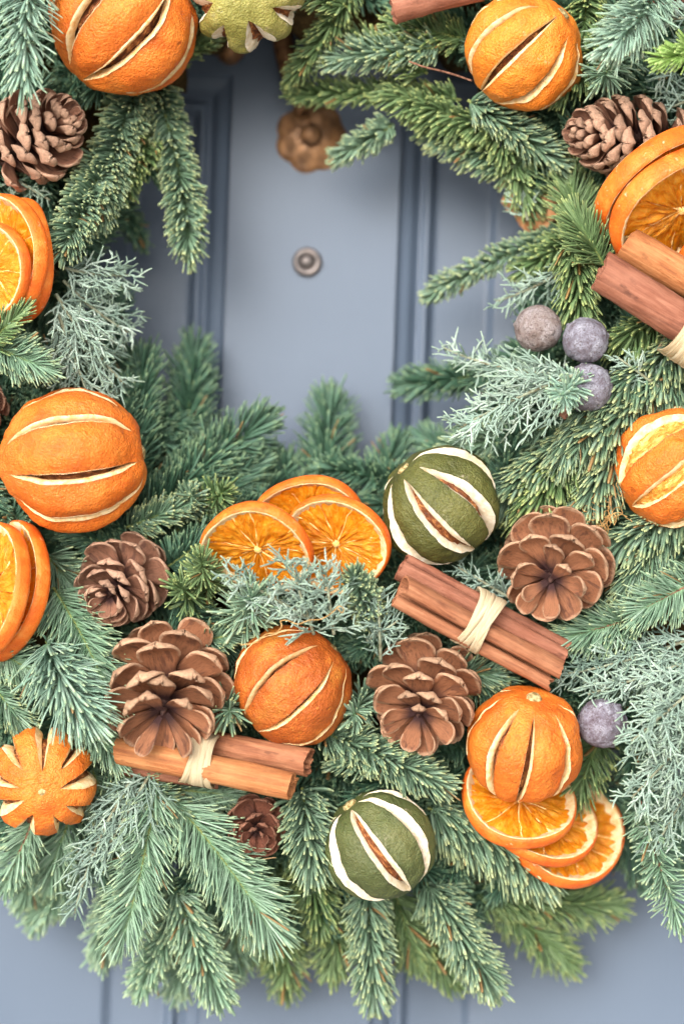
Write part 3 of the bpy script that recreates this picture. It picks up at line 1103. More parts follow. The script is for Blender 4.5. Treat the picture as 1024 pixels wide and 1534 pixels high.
# ------------------------------------------------------------------ orange slices
def orange_slice(label, px, py, rpx, nrm, y, seed, twist=0.0, thick=15, group='dried orange slices', dish=0.06, nseg=9, sunk=0.55):
    rg = np.random.default_rng(seed + 500)
    R = rpx * U * (DIST + y) / DIST
    H = thick * U * 0.5
    root = thing('orange_slice', label, 'orange slice', at(px, py, y), group, orient(dirv(*nrm), twist))
    a1, a2, a3 = rg.uniform(0, 6.28, 3)
    am, bm_ = rg.uniform(0.03, 0.07), rg.uniform(0.015, 0.04)

    def warp(r, ph, z):
        q = r / R
        k = 1 + 0.025 * math.sin(2 * ph + a1) + 0.015 * math.sin(3 * ph + a2)
        zz = z + R * q * q * (am * math.sin(2 * ph + a3) + bm_ * math.sin(3 * ph + a1)) - R * dish * (1 - q * q)
        return (r * k * math.cos(ph), r * k * math.sin(ph), zz)

    NP = 96
    ph = [2 * math.pi * i / NP for i in range(NP)]

    def ring(prof, jag=0.0, jseed=0.0):
        v = []
        for (rf, z) in prof:
            for p in ph:
                j = 1 + jag * mnoise.noise(Vector((math.cos(p) * 7, math.sin(p) * 7, jseed + rf * 30)))
                v.append(warp(R * rf * j, p, z * H))
        return np.array(v), grid_faces(len(prof), NP, True)

    v, f = ring([(0.955, 0.98), (0.985, 0.86), (1.0, 0.4), (1.003, -0.3), (0.985, -0.86), (0.955, -0.98)], 0.006, seed)
    put('rind', mesh_np('rind', v, f), RIND, root)
    # pith ring with spokes
    v, f = ring([(0.78, -0.1), (0.80, 0.22), (0.885, 0.55), (0.915, 0.86), (0.955, 0.985), (0.9555, -0.985), (0.885, -0.86), (0.82, -0.42), (0.74, -0.1)], 0.018, seed + 3.3)
    put('pith_ring', mesh_np('pith_ring', v, f), PITH_O, root)
    edges = np.sort((np.arange(nseg) + rg.uniform(-0.16, 0.16, nseg)) / nseg * 2 * math.pi)
    vv, ff, off = [], [], 0
    for e in edges:                                   # membranes
        M = 14
        cross = [(-1, -0.3), (-0.6, 0.55), (0, 0.75), (0.6, 0.55), (1, -0.3), (0.6, -0.75), (-0.6, -0.75)]
        rows = []
        for i in range(M):
            q = i / (M - 1)
            rr = 0.03 + 0.84 * q
            wob = 0.07 * math.sin(q * 4 + e * 7) + 0.06 * mnoise.noise(Vector((q * 5, e * 4, seed)))
            wd = 0.0115 * (1 + 0.9 * (1 - q) ** 3 + 1.2 * max(0, q - 0.8) * 4) * (1 + 0.4 * mnoise.noise(Vector((q * 9, e * 3, seed))))
            for (cx, cz) in cross:
                da = cx * wd / max(rr, 0.06)
                rows.append(warp(R * rr, e + wob * q + da, cz * H * (0.62 + 0.3 * mnoise.noise(Vector((q * 6, e * 5, seed + 2))))))
        vv += rows
        ff.append(grid_faces(M, len(cross), True, off))
        off += len(rows)
    cv = []
    for (rf, z) in [(0.085, -0.3), (0.07, 0.5), (0.035, 0.85), (0.002, 0.8)]:
        for i in range(24):
            p = 2 * math.pi * i / 24
            cv.append(warp(R * rf * (1 + 0.4 * mnoise.noise(Vector((math.cos(p) * 3, math.sin(p) * 3, seed)))), p, z * H))
    vv += cv
    ff.append(grid_faces(4, 24, True, off))
    put('membrane', mesh_np('membrane', np.array(vv), ff), MEMBR, root)
    for si in range(nseg):
        e0 = edges[si]
        e1 = edges[(si + 1) % nseg] + (2 * math.pi if si == nseg - 1 else 0)
        NR, NA = 16, 13
        rnd = rg.random()
        lev = rg.uniform(-0.15, 0.25)
        vv, cc, ff = [], [], []
        for s in (1, -1):
            for i in range(NR):
                q = i / (NR - 1)
                rr = 0.05 + 0.82 * q
                for j in range(NA):
                    t = j / (NA - 1)
                    p = e0 + (e1 - e0) * t
                    edge = (4 * t * (1 - t)) ** 0.4
                    rr = 0.05 + (0.85 + 0.03 * mnoise.noise(Vector((t * 5, si, seed))) - 0.07 * abs(2 * t - 1) ** 4) * q
                    hz = sunk * (0.62 + 0.3 * edge * math.sin(min(1, q * 1.05) * math.pi) ** 0.5 + lev) if s > 0 else sunk * 0.7
                    hz += 0.55 * mnoise.noise(Vector((q * 3.5, t * 6 + si * 5, seed + s))) + 0.12 * mnoise.noise(Vector((q * 8, t * 9 + si * 5, seed + s)))
                    vv.append(warp(R * rr, p, s * hz * H * 0.9))
                    cc.append((q, t, rnd))
        g = grid_faces(NR, NA)
        ff = [g[:, ::-1], g + NR * NA]
        put('flesh_segment', mesh_np('flesh_segment', np.array(vv), ff, cols=cc), SLICE_FLESH, root)
    return root


G_SL = 'dried orange slices'
orange_slice('orange slice lying front left in the group of three slices at the centre', 386, 824, 88, (-0.22, 0.69, 0.69), -0.022, 1, thick=20)
orange_slice('orange slice standing on the right in the centre group, touching the olive lime', 503, 815, 83, (-0.30, 0.46, 0.83), -0.010, 2, 0.3, thick=20)
orange_slice('rearmost orange slice of the three at the centre of the wreath', 464, 782, 83, (-0.10, 0.58, 0.80), 0.006, 3, 0.6, thick=20)
orange_slice('uppermost orange slice directly under the upright orange', 778, 1197, 90, (0.20, -0.72, 0.60), 0.004, 4, 0.2, thick=22)
orange_slice('middle orange slice of the stack under the upright orange', 806, 1216, 94, (0.34, -0.64, 0.66), 0.014, 5, 0.9, thick=22)
orange_slice('lowest and largest orange slice of the stack under the upright orange', 842, 1240, 98, (0.36, -0.60, 0.70), 0.026, 6, 0.5, thick=24)
orange_slice('small front orange slice of the upper stack at the left edge', -16, 406, 78, (-0.60, 0.12, 0.78), -0.022, 7, thick=20)
orange_slice('large middle orange slice of the upper stack at the left edge', 8, 389, 97, (-0.74, 0.04, 0.66), -0.010, 8, 0.4, thick=26)
orange_slice('rear orange slice of the upper stack at the left edge', 24, 393, 96, (-0.76, 0.06, 0.64), 0.002, 9, 0.8, thick=22)
orange_slice('front orange slice of the lower pair at the left edge', -18, 884, 102, (-0.72, -0.24, 0.64), -0.020, 10, 0.1, thick=26)
orange_slice('rear orange slice of the lower pair at the left edge, with broad pith', 6, 884, 106, (-0.70, -0.26, 0.66), -0.006, 11, 0.5, thick=26)
orange_slice('front orange slice above the cinnamon sticks at the right edge', 1020, 314, 116, (0.42, 0.72, 0.55), -0.018, 12, 0.3, thick=34)
orange_slice('rear orange slice behind another between pine cone and cinnamon at the right edge', 996, 288, 114, (0.42, 0.70, 0.57), 0.000, 13, 0.7, thick=36)
orange_slice('orange slice mostly cut off by the right edge just above the cinnamon sticks', 1072, 392, 88, (0.45, 0.74, 0.50), 0.012, 14, 0.2, thick=22)


# ------------------------------------------------------------------ pine cones
def scale_mesh(name, open_=True, seed=0):
    """x outwards 0..1, y width, z towards the cone tip"""
    TS = [0, .14, .28, .42, .54, .64, .72, .79, .85, .90, .94, .97, .99, 1.0]
    NX, NY = len(TS), 9
    v, c = [], []
    for s in (1, -1):
        for i in range(NX):
            t = TS[i]
            if t < 0.70:
                w = 0.10 + 0.26 * (t / 0.70) ** 1.1
            else:
                w = 0.36 * max(0.0, 1 - ((t - 0.70) / 0.301) ** 2.3) ** (1 / 2.3)
            w = max(w, 0.03)
            for j in range(NY):
                y = (j / (NY - 1) * 2 - 1)
                cup = (0.07 if open_ else 0.10) * y * y * t
                curve = (0.05 if open_ else 0.17) * t * t - 0.02
                lip = (0.11 if open_ else 0.05) * max(0, (t - 0.70) / 0.30) ** 2
                th = 0.017 + (0.034 if open_ else 0.05) * math.exp(-((t - 0.90) / 0.14) ** 2)
                edge = 1 - abs(y) ** 6 * 0.45
                z = curve + cup + (lip if s > 0 else lip * 0.6) + s * th * edge
                if s < 0:
                    z -= 0.07 * math.exp(-((t - 0.88) / 0.10) ** 2 - (y / 0.30) ** 2)    # umbo
                wob = 0.008 * math.sin(j * 2.3 + i + seed) + 0.03 * mnoise.noise(Vector((t * 3, y * 2, seed)))
                v.append((t, y * w + wob, z + 0.5 * wob))
                rim = max(max(0, (t - 0.90) / 0.08), max(0, (abs(y) - 0.90) / 0.10) * (1 if t > 0.55 else 0) * 0.9)
                if s < 0:
                    rim = max(rim, max(0, (t - 0.62) / 0.2))
                c.append((t, 1.0 if s > 0 else 0.0, min(1, rim)))
    n = NX * NY
    g = grid_faces(NX, NY)
    f = [g[:, ::-1] * 1, g + n]
    # side walls (rounded over by the thick rim)
    rim = [i * NY for i in range(NX)] + [(NX - 1) * NY + j for j in range(1, NY)] + [i * NY + NY - 1 for i in range(NX - 2, -1, -1)]
    q = [(rim[i], rim[i + 1], rim[i + 1] + n, rim[i] + n) for i in range(len(rim) - 1)]
    f.append(np.array(q)[:, ::-1])
    v = np.array(v)
    # geometry: 'x' runs out, flip winding so that +z faces up
    return mesh_np(name, v, [a[:, ::-1] for a in f], cols=c)


SCALES = [scale_mesh('scale', True, 0), scale_mesh('scale', True, 2), scale_mesh('scale', False, 4)]


def cone(label, px, py, rpx, axis, y, mat, n=64, length=1.5, open0=98, open1=28, twist=0.0, seed=0, wid=1.0, corer=0.16, group='pine cones of the wreath', tipk=0.42, closed=False):
    rg = np.random.default_rng(seed + 900)
    R = rpx * U * (DIST + y) / DIST
    rot = orient(dirv(*axis), twist)
    root = thing('pine_cone', label, 'pine cone', at(px, py, y), group, rot)
    L = R * length
    prof = [(R * corer * (0.5 + 0.5 * math.sin(math.pi * min(1, 0.18 + 0.82 * t)) ** 0.6) * (1 - 0.55 * t), -L * 0.5 + L * 0.86 * t) for t in np.linspace(0, 1, 12)]
    prof = [(0.0002, prof[0][1])] + prof + [(0.0002, prof[-1][1] + 0.002)]
    v, f = lathe(prof, 14)
    put('core', mesh_np('core', v, f), CORE, root)
    for i in range(n):
        s = (i + 0.5) / n
        ph = i * 2.399963 + rg.normal(0, 0.06)
        zz = -L * 0.5 + L * 0.90 * s ** 0.92
        beta = math.radians(open0 + (open1 - open0) * s ** 1.15 + rg.normal(0, 6))
        env = (0.74 + 0.26 * math.sin(min(1, s / 0.42) * math.pi / 2)) if s < 0.42 else (1 - (1 - tipk) * ((s - 0.42) / 0.58) ** 1.3)
        ln = R * (1 - corer * 0.6) * env * rg.uniform(0.93, 1.05)
        me = SCALES[2] if closed else SCALES[rg.integers(0, 2)]
        o = bpy.data.objects.new('scale', me)
        COL.objects.link(o)
        o.parent = root
        if len(me.materials) == 0:
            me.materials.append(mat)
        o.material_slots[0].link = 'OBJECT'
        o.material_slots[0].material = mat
        rad = Vector((math.cos(ph), math.sin(ph), 0))
        up = Vector((0, 0, 1))
        X = rad * math.sin(beta) + up * math.cos(beta)
        Yv = up.cross(rad)
        Z = X.cross(Yv)
        M = Matrix((X, Yv, Z)).transposed()
        M = M @ Matrix.Rotation(rg.normal(0, 0.14), 3, 'X')
        wd = ln * wid * rg.uniform(0.92, 1.1) * (1 if s < 0.6 else 1 - 0.35 * (s - 0.6) / 0.4)
        M4 = M.to_4x4() @ Matrix.Diagonal((ln, wd, ln * 0.95, 1))
        M4.translation = rad * (R * corer * 0.35) + up * zz
        o.matrix_local = M4
    return root


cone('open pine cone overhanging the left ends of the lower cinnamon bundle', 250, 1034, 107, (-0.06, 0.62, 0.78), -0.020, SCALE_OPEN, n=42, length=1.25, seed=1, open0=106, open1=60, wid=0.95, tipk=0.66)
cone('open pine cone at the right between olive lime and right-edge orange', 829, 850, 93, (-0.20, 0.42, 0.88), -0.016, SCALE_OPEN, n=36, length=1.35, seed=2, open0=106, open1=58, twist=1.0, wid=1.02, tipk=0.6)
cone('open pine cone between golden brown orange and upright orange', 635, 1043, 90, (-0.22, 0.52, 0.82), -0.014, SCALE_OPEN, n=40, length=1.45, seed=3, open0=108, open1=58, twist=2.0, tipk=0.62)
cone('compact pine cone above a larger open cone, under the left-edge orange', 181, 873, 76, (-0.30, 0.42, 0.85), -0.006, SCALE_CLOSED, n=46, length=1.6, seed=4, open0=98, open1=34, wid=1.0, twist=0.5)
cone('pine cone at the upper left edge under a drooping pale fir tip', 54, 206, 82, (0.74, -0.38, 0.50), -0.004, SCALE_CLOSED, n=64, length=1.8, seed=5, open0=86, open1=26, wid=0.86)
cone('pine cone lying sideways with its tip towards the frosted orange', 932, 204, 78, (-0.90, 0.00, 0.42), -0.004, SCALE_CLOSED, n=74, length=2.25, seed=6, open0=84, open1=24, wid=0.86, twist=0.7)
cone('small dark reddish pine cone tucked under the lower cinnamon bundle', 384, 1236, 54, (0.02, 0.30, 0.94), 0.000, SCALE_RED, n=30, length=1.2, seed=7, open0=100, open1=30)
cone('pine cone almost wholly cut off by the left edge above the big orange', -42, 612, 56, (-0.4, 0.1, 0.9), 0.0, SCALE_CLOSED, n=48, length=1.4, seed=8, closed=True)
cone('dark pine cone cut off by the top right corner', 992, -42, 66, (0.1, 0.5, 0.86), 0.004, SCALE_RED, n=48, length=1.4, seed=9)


# ------------------------------------------------------------------ cinnamon bundles
def stick(parent, origin, p0, p1, y0, y1, wpx, mat, seed, roll=0.0, gap=145, name='cinnamon_stick'):
    """rolled bark quill between two photograph points"""
    rg = np.random.default_rng(seed + 40)
    A, B = at(*p0, y0), at(*p1, y1)
    L = (B - A).length
    R = wpx * U * 0.5
    th = 0.16
    # scroll cross-section: a bark sheet whose two edges curl inwards and leave a groove between them
    pts = []
    NQ = 64
    for i in range(NQ):
        q = i / (NQ - 1)
        G = math.radians(gap)
        a = -(G + 4.1) + 2 * (G + 4.1) * q
        s = 1 if a >= 0 else -1
        aa = abs(a)
        if aa < G:
            x, z = 0.92 * math.sin(aa), 0.92 * math.cos(aa)
        else:
            k_ = (aa - G) / 4.1
            r0 = 0.36
            r_ = r0 - 0.16 * k_
            x, z = (0.92 - r0) * math.sin(G) + r_ * math.sin(aa), (0.92 - r0) * math.cos(G) + r_ * math.cos(aa)
        pts.append((s * x, z))
    pts = np.array(pts)
    nr = np.gradient(pts, axis=0)
    nr = np.stack([nr[:, 1], -nr[:, 0]], 1)
    nr /= np.linalg.norm(nr, axis=1, keepdims=True)
    loop = np.concatenate([pts + nr * th * 0.5, (pts - nr * th * 0.5)[::-1]])
    NS = 34
    v = []
    so = seed * 7.7
    for i in range(NS):
        t = i / (NS - 1)
        for j, (x, z) in enumerate(loop):
            jj = j if j < NQ else 2 * NQ - 1 - j
            rag = 0.0
            if i == 0 or i == NS - 1:
                rag = R * (0.35 * mnoise.noise(Vector((jj * 0.09, so, i))) + 0.12 * mnoise.noise(Vector((jj * 0.5, so, i))))
            k = 1 + 0.07 * mnoise.noise(Vector((x * 1.2, z * 1.2, t * 5 + so))) + 0.03 * mnoise.noise(Vector((x * 4, z * 4, t * 16 + so)))
            if jj < 6 or jj > NQ - 7:
                k *= 1 + 0.10 * mnoise.noise(Vector((t * 14, so, jj > 20)))
            bx = 0.10 * R * math.sin(t * 3.0 + seed)
            v.append((x * R * k + bx, z * R * k, t * L + rag))
    n = len(loop)
    f = grid_faces(NS, n, True)
    caps = []
    for base_i in (0, (NS - 1) * n):
        for j in range(NQ - 1):
            a, b = base_i + j, base_i + j + 1
            d, e = base_i + 2 * NQ - 1 - j, base_i + 2 * NQ - 2 - j
            caps.append((a, b, e, d) if base_i else (d, e, b, a))
    me = mesh_np(name, np.array(v), [f[:, ::-1], np.array(caps)])
    bm = bmesh.new()
    bm.from_mesh(me)
    bmesh.ops.recalc_face_normals(bm, faces=bm.faces)
    for e in bm.edges:
        if len(e.link_faces) == 2 and e.calc_face_angle(0) > 0.8:
            e.smooth = False
    bm.to_mesh(me)
    bm.free()
    o = put(name, me, mat, parent)
    ax = (B - A).normalized()
    M = orient(ax, 0)
    # make local +y (seam opposite) face the viewer as asked by roll
    vv = M.inverted() @ Vector((0, -1, 0))
    ang = math.atan2(vv.x, vv.y)
    M = M @ Matrix.Rotation(-ang + roll, 3, 'Z')
    o.matrix_local = Matrix.Translation(A - origin) @ M.to_4x4()
    return o


def tie(parent, origin, cpx, cpy, y, along, halfw, halfh, depth, nst=12, seed=0, pinch=0.62):
    """raffia strands looped round a bundle; along = bundle direction in photograph axes"""
    rg = np.random.default_rng(seed + 70)
    C = at(cpx, cpy, y) - origin
    a = dirv(along[0], along[1], 0)
    b = dirv(-along[1], along[0], 0)
    d = dirv(0, 0, 1)
    tie_o = bpy.data.objects.new('raffia_tie', None)
    COL.objects.link(tie_o)
    tie_o.parent = parent
    for s in range(nst):
        q = (s + 0.5) / nst * 2 - 1
        q0 = q + rg.normal(0, 0.10)
        slant = rg.normal(0, 0.24)
        wd = halfw * U * rg.uniform(0.16, 0.32)
        M = 44
        vv, cc = [], []
        lift = 1.0 + 0.012 * (s % 4) + rg.uniform(0, 0.02)
        for i in range(M):
            ph = 2 * math.pi * i / (M - 1)
            sq = 2.6
            cx, sx = math.cos(ph), math.sin(ph)
            e = (abs(cx) ** sq + abs(sx) ** sq) ** (-1 / sq)
            by, dz = cx * e * halfh * U * lift, sx * e * depth * lift
            pin = 1 - (1 - pinch) * sx if sx > 0 else 1
            off = (q0 * pin + slant * cx) * halfw * U + 1.3 * U * mnoise.noise(Vector((ph * 1.1, s * 2.7, seed)))
            p = C + b * by + d * dz + a * off
            out = (b * by / (halfh * U) ** 2 + d * dz / depth ** 2).normalized()
            for j in range(4):
                t = j / 3 * 2 - 1
                wv = 1 + 0.35 * mnoise.noise(Vector((ph * 0.9, s * 5.1, seed)))
                vv.append(p + a * (t * wd * wv) + out * (0.0002 * (1 - t * t) + 0.0003 * math.sin(t * 7 + s + ph * 2)))
                cc.append((i / M, j / 3, rg.random() * 0 + (s * 0.37) % 1))
        me = mesh_np('raffia_strand', np.array(vv), grid_faces(M, 4), cols=cc)
        o = put('raffia_strand', me, RAFFIA, tie_o)
        sm = o.modifiers.new('solid', 'SOLIDIFY')
        sm.thickness = 0.0004


def bundle(label, sticks, tie_args, seed):
    org = at(*sticks[0][0], sticks[0][2])
    root = thing('cinnamon_bundle', label, 'cinnamon bundle', org, 'cinnamon bundles tied with raffia')
    for i, (p0, p1, y0, y1, w, m, roll, gap) in enumerate(sticks):
        stick(root, org, p0, p1, y0, y1, w, CINN[m], seed + i * 3, roll, gap)
    if tie_args:
        tie(root, org, *tie_args, seed=seed)
    return root


bundle('light brown cinnamon sticks tied with raffia under the large open pine cone', [
    ((177, 1124), (437, 1177), -0.014, -0.034, 42, 2, 0.9, 150),
    ((262, 1102), (462, 1143), -0.002, -0.022, 42, 0, -0.6, 145),
    ((181, 1140), (330, 1163), 0.000, -0.002, 40, 1, 2.2, 140)], (302, 1137, -0.014, (0.98, 0.19), 19, 37, 0.0175), 1)
bundle('cinnamon sticks tied with raffia running diagonally below the olive lime', [
    ((600, 850), (845, 978), -0.022, -0.010, 42, 1, 2.3, 138),
    ((600, 884), (830, 1014), -0.036, -0.018, 50, 0, -2.75, 126)], (717, 930, -0.020, (0.87, 0.49), 19, 43, 0.0175), 11)
bundle('thick cinnamon sticks tied with raffia at the right edge below the orange slices', [
    ((899, 408), (1090, 520), -0.034, -0.030, 60, 1, 0.2, 150),
    ((936, 362), (1110, 470), -0.020, -0.018, 54, 2, 0.3, 150)], (1044, 484, -0.026, (0.86, 0.50), 26, 62, 0.022), 21)
bundle('cinnamon stick cut off by the top edge left of the frosted orange', [
    ((588, 12), (720, -22), -0.006, -0.010, 48, 1, 0.3, 150),
    ((600, -25), (730, -62), -0.000, -0.004, 46, 0, 0.3, 150)], None, 31)


# ------------------------------------------------------------------ round cypress cones
def berry(label, px, py, rpx, y, mat, axis, seed):
    R = rpx * U * (DIST + y) / DIST
    root = thing('cypress_cone', label, 'cypress cone', at(px, py, y), 'round grey cypress cones', orient(dirv(*axis)))
    bm = bmesh.new()
    bmesh.ops.create_icosphere(bm, subdivisions=5, radius=1)
    rg = np.random.default_rng(seed + 5)
    cen = [Vector((0, 0, 1))]
    for i in range(7):
        a = i / 7 * 6.283 + rg.uniform(-.2, .2)
        e = rg.uniform(-0.35, 0.45)
        cen.append(Vector((math.cos(a), math.sin(a), e)).normalized())
    cen.append(Vector((0, 0, -1)))
    for v in bm.verts:
        d = v.co.normalized()
        ds = sorted(((d - c).length + 0.06 * mnoise.noise(d * 5 + c * 3), i) for i, c in enumerate(cen))
        g = ds[1][0] - ds[0][0]
        q = 1 + 0.03 * mnoise.noise(d * 2 + Vector((seed, 0, 0))) + 0.012 * mnoise.noise(d * 9) + 0.008 * mnoise.noise(d * 22)
        q -= 0.055 * math.exp(-(g / 0.045) ** 2)
        q += 0.010 * (1 if ds[0][1] % 2 else -0.4)
        c = cen[ds[0][1]]
        q += 0.10 * math.exp(-((d - c).length / 0.10) ** 2) + 0.02 * mnoise.noise(d * 14 + c * 7)
        v.co = d * R * q
    for f in bm.faces:
        f.smooth = True
    me = bpy.data.meshes.new('cone_body')
    bm.to_mesh(me)
    bm.free()
    put('cone_body', me, mat, root)
    return root


berry('brownish grey round cypress cone, upper left of the cluster of three', 805, 492, 35, -0.012, BERRY['brown'], (0.1, -0.75, 0.6), 1)
berry('purplish round cypress cone, upper right of the cluster of three', 876, 510, 34, -0.018, BERRY['purple'], (0.2, -0.6, 0.75), 2)
berry('purplish round cypress cone lowest in the cluster, half covered by sprigs', 880, 580, 36, -0.016, BERRY['purple'], (0.5, 0.1, 0.85), 3)
berry('single dark purple round cypress cone beside the upright orange', 901, 1083, 37, -0.014, BERRY['dark'], (0.25, 0.15, 0.95), 4)


# small odds and ends
def strand(name, label, cat, pts, r, mat, y):
    A = at(*pts[0], y)
    P = np.array([[np.array(at(px, py, y - 0.002 * math.sin(i * 1.9))) - np.array(A) for i, (px, py) in enumerate(pts)]])
    # smooth by resampling
    t = np.linspace(0, 1, P.shape[1])
    tt = np.linspace(0, 1, P.shape[1] * 4)
    Q = np.stack([np.interp(tt, t, P[0, :, i]) for i in range(3)], 1)
    for _ in range(3):
        Q[1:-1] = (Q[:-2] + 2 * Q[1:-1] + Q[2:]) / 4
    v, f, _ = tubes(Q[None], np.full((1, len(Q)), r * U), 6)
    o = put(name, mesh_np(name, v, f), mat)
    o.location = A
    return tag(o, label, cat)


strand('dry_stalk', 'thin dry reddish stalk crossing the fir left of the frosted orange', 'stalk',
       [(612, 92), (636, 101), (660, 106), (684, 113), (706, 121)], 1.5, BTWIG, 0.004)
strand('fibre_thread', 'thin tan fibre on the golden brown orange near its top', 'fibre',
       [(360, 966), (384, 964), (398, 948), (412, 950), (424, 938), (418, 930), (430, 928), (446, 937), (462, 928), (480, 929), (498, 918), (508, 906), (516, 912), (512, 920), (506, 912)], 0.8, FIBRE, -0.049)
rf = np.random.default_rng(3)
fr = thing('fibre_tuft', 'curly tan fibre tuft beside the open pine cone, left of the right-edge orange', 'fibre tuft', at(905, 770, -0.012))
pp, rr_ = [], []
for i in range(34):
    p = np.array([905 + rf.normal(0, 12), 772 + rf.normal(0, 11)])
    a = rf.uniform(0, 6.28)
    path = []
    for j in range(10):
        path.append(np.array(at(p[0], p[1], -0.012 + rf.normal(0, 0.0012))) - np.array(fr.location))
        a += rf.normal(0.25, 0.55)
        p = p + 3.2 * np.array([math.cos(a), math.sin(a)])
    pp.append(path)
    rr_.append(np.full(10, 0.6 * U))
v, f, _ = tubes(np.array(pp), np.array(rr_), 5)
o = put('curls', mesh_np('curls', v, f), FIBRE, fr)
o['kind'] = 'stuff'

# ------------------------------------------------------------------ named sprigs (photograph points: base, tip)
H = -0.012
# upper left
fir('pale blue-green fir tip drooping over the upper left pine cone', ((48, -80), (36, 112)), 'pale', dy=0, y0=-0.030, y1=-0.046, roll=0.0, age=0.3, lenk=0.95, dens=0.8)
fir('noble fir sprig hanging straight down inside the ring below the large top orange', ((232, 120), (284, 372)), 'noble', y0=0.040, y1=0.034, bend=-0.06, lenk=1.1, dens=1.15, age=0.2)
fir('broad noble fir sprig between the upper left cone and the hanging sprig', ((212, 120), (150, 318)), 'noble', y0=0.034, y1=0.012, bend=0.05, lenk=1.25, dens=1.2, age=0.3)
fir('noble fir tip pointing at the viewer above the left orange slices', ((160, 240), (100, 368)), 'noble', y0=0.02, y1=-0.008, lenk=1.15, dens=1.2, age=0.35)
fir('noble fir sprig running beneath the upper left pine cone', ((230, 200), (165, 300)), 'noble', 'green', y0=0.036, y1=0.026, lenk=1.1)
fir('small dark fir tip out of focus near the door on the left', ((170, 290), (206, 352)), 'green', 'deep', y0=0.072, y1=0.082, lenk=0.9)
fir('fir sprig behind the large top left orange reaching right', ((258, 90), (312, 62)), 'green', 'green', y0=0.05, y1=0.05, lenk=0.8)
fir('dark fir sprig just left of the hanging noble sprig', ((170, 130), (225, 250)), 'green', 'deep', y0=0.05, y1=0.045, lenk=1.1)
cyp('silvery cypress frond right of the upper left orange slices', ((92, 400), (196, 412)), 64, 'silver', y0=0.000, y1=0.016, bend=0.10)
cyp('silvery cypress frond hanging between the left slices and the big orange', ((84, 440), (186, 575)), 74, 'silver', y0=-0.004, y1=0.010, bend=0.06)
cyp('silvery cypress frond dangling directly above the big left orange', ((88, 470), (132, 592)), 66, 'silver', y0=-0.002, y1=0.004)
cyp('silvery cypress frond spreading towards the door at mid left', ((95, 420), (196, 500)), 70, 'silver', y0=0.004, y1=0.022, bend=0.08)
cyp('small grey cypress twig above the upper left orange slices', ((10, 262), (75, 300)), 36, 'dull', y0=0.012, y1=0.008)
fir('bushy green fir tip at the left edge between slices and big orange', ((-50, 500), (58, 548)), 'flat', 'flat', y0=-0.012, y1=-0.026, lenk=0.85, dens=1.5, age=0.25)
fir('fir needles sticking up over the small left orange slice', ((-20, 520), (30, 470)), 'flat', 'green', y0=-0.026, y1=-0.032, lenk=0.6, dens=0.8)
# inner left, out of focus
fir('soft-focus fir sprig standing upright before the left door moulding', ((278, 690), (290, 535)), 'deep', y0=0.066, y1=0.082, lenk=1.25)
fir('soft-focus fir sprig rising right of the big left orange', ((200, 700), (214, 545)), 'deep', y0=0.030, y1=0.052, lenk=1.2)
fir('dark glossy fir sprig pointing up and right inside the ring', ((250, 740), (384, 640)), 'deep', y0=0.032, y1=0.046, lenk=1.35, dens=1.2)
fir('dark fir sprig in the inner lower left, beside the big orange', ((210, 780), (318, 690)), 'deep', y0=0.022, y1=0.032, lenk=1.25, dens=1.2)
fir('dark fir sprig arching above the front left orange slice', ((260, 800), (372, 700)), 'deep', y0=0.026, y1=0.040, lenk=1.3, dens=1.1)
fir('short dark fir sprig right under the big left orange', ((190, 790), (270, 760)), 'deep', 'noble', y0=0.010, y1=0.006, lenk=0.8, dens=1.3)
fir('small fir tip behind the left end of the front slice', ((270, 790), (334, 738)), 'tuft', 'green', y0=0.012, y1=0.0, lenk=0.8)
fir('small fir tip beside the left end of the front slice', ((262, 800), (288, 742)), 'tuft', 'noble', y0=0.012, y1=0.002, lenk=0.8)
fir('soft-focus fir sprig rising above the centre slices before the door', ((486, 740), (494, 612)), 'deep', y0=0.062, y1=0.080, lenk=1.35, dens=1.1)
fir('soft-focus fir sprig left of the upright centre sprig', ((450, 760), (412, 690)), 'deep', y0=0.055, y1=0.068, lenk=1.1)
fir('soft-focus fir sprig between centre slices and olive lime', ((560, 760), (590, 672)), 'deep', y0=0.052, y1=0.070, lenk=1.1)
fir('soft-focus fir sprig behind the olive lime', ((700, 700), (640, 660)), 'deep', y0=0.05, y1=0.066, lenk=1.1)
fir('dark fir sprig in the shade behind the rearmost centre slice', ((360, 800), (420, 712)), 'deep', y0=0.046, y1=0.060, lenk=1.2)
# top middle and inner upper right
fir('green fir sprig hanging right of the yellowish lime', ((530, -30), (446, 108)), 'green', y0=0.016, y1=0.040, lenk=1.0, bend=-0.08)
fir('fir sprig pointing left across the top of the ring', ((660, 70), (504, 88)), 'green', 'noble', y0=0.018, y1=0.030, lenk=1.15, age=0.4)
fir('long green fir sprig arching along the top inner edge', ((690, 150), (450, 142)), 'green', y0=0.034, y1=0.058, lenk=0.9, bend=0.05)
fir('blue-green noble fir tip dangling before the flower-shaped brass plate', ((590, 186), (512, 232)), 'noble', y0=0.044, y1=0.052, age=0.5, bend=-0.05, lenk=0.85)
fir('green noble sprig along the inner edge below the dry stalk', ((760, 200), (590, 140)), 'green', y0=0.028, y1=0.034, lenk=1.1, bend=-0.05, droop=0.42)
fir('green noble sprig curving under the frosted orange', ((800, 260), (640, 180)), 'green', 'noble', y0=0.036, y1=0.044, lenk=1.15, bend=-0.06, droop=0.42)
fir('green noble sprig hanging at the inner upper right', ((740, 170), (790, 300)), 'green', y0=0.024, y1=0.036, lenk=1.2)
fir('noble sprig directly beneath the frosted orange', ((700, 150), (830, 240)), 'green', 'noble', y0=0.014, y1=0.020, lenk=1.1)
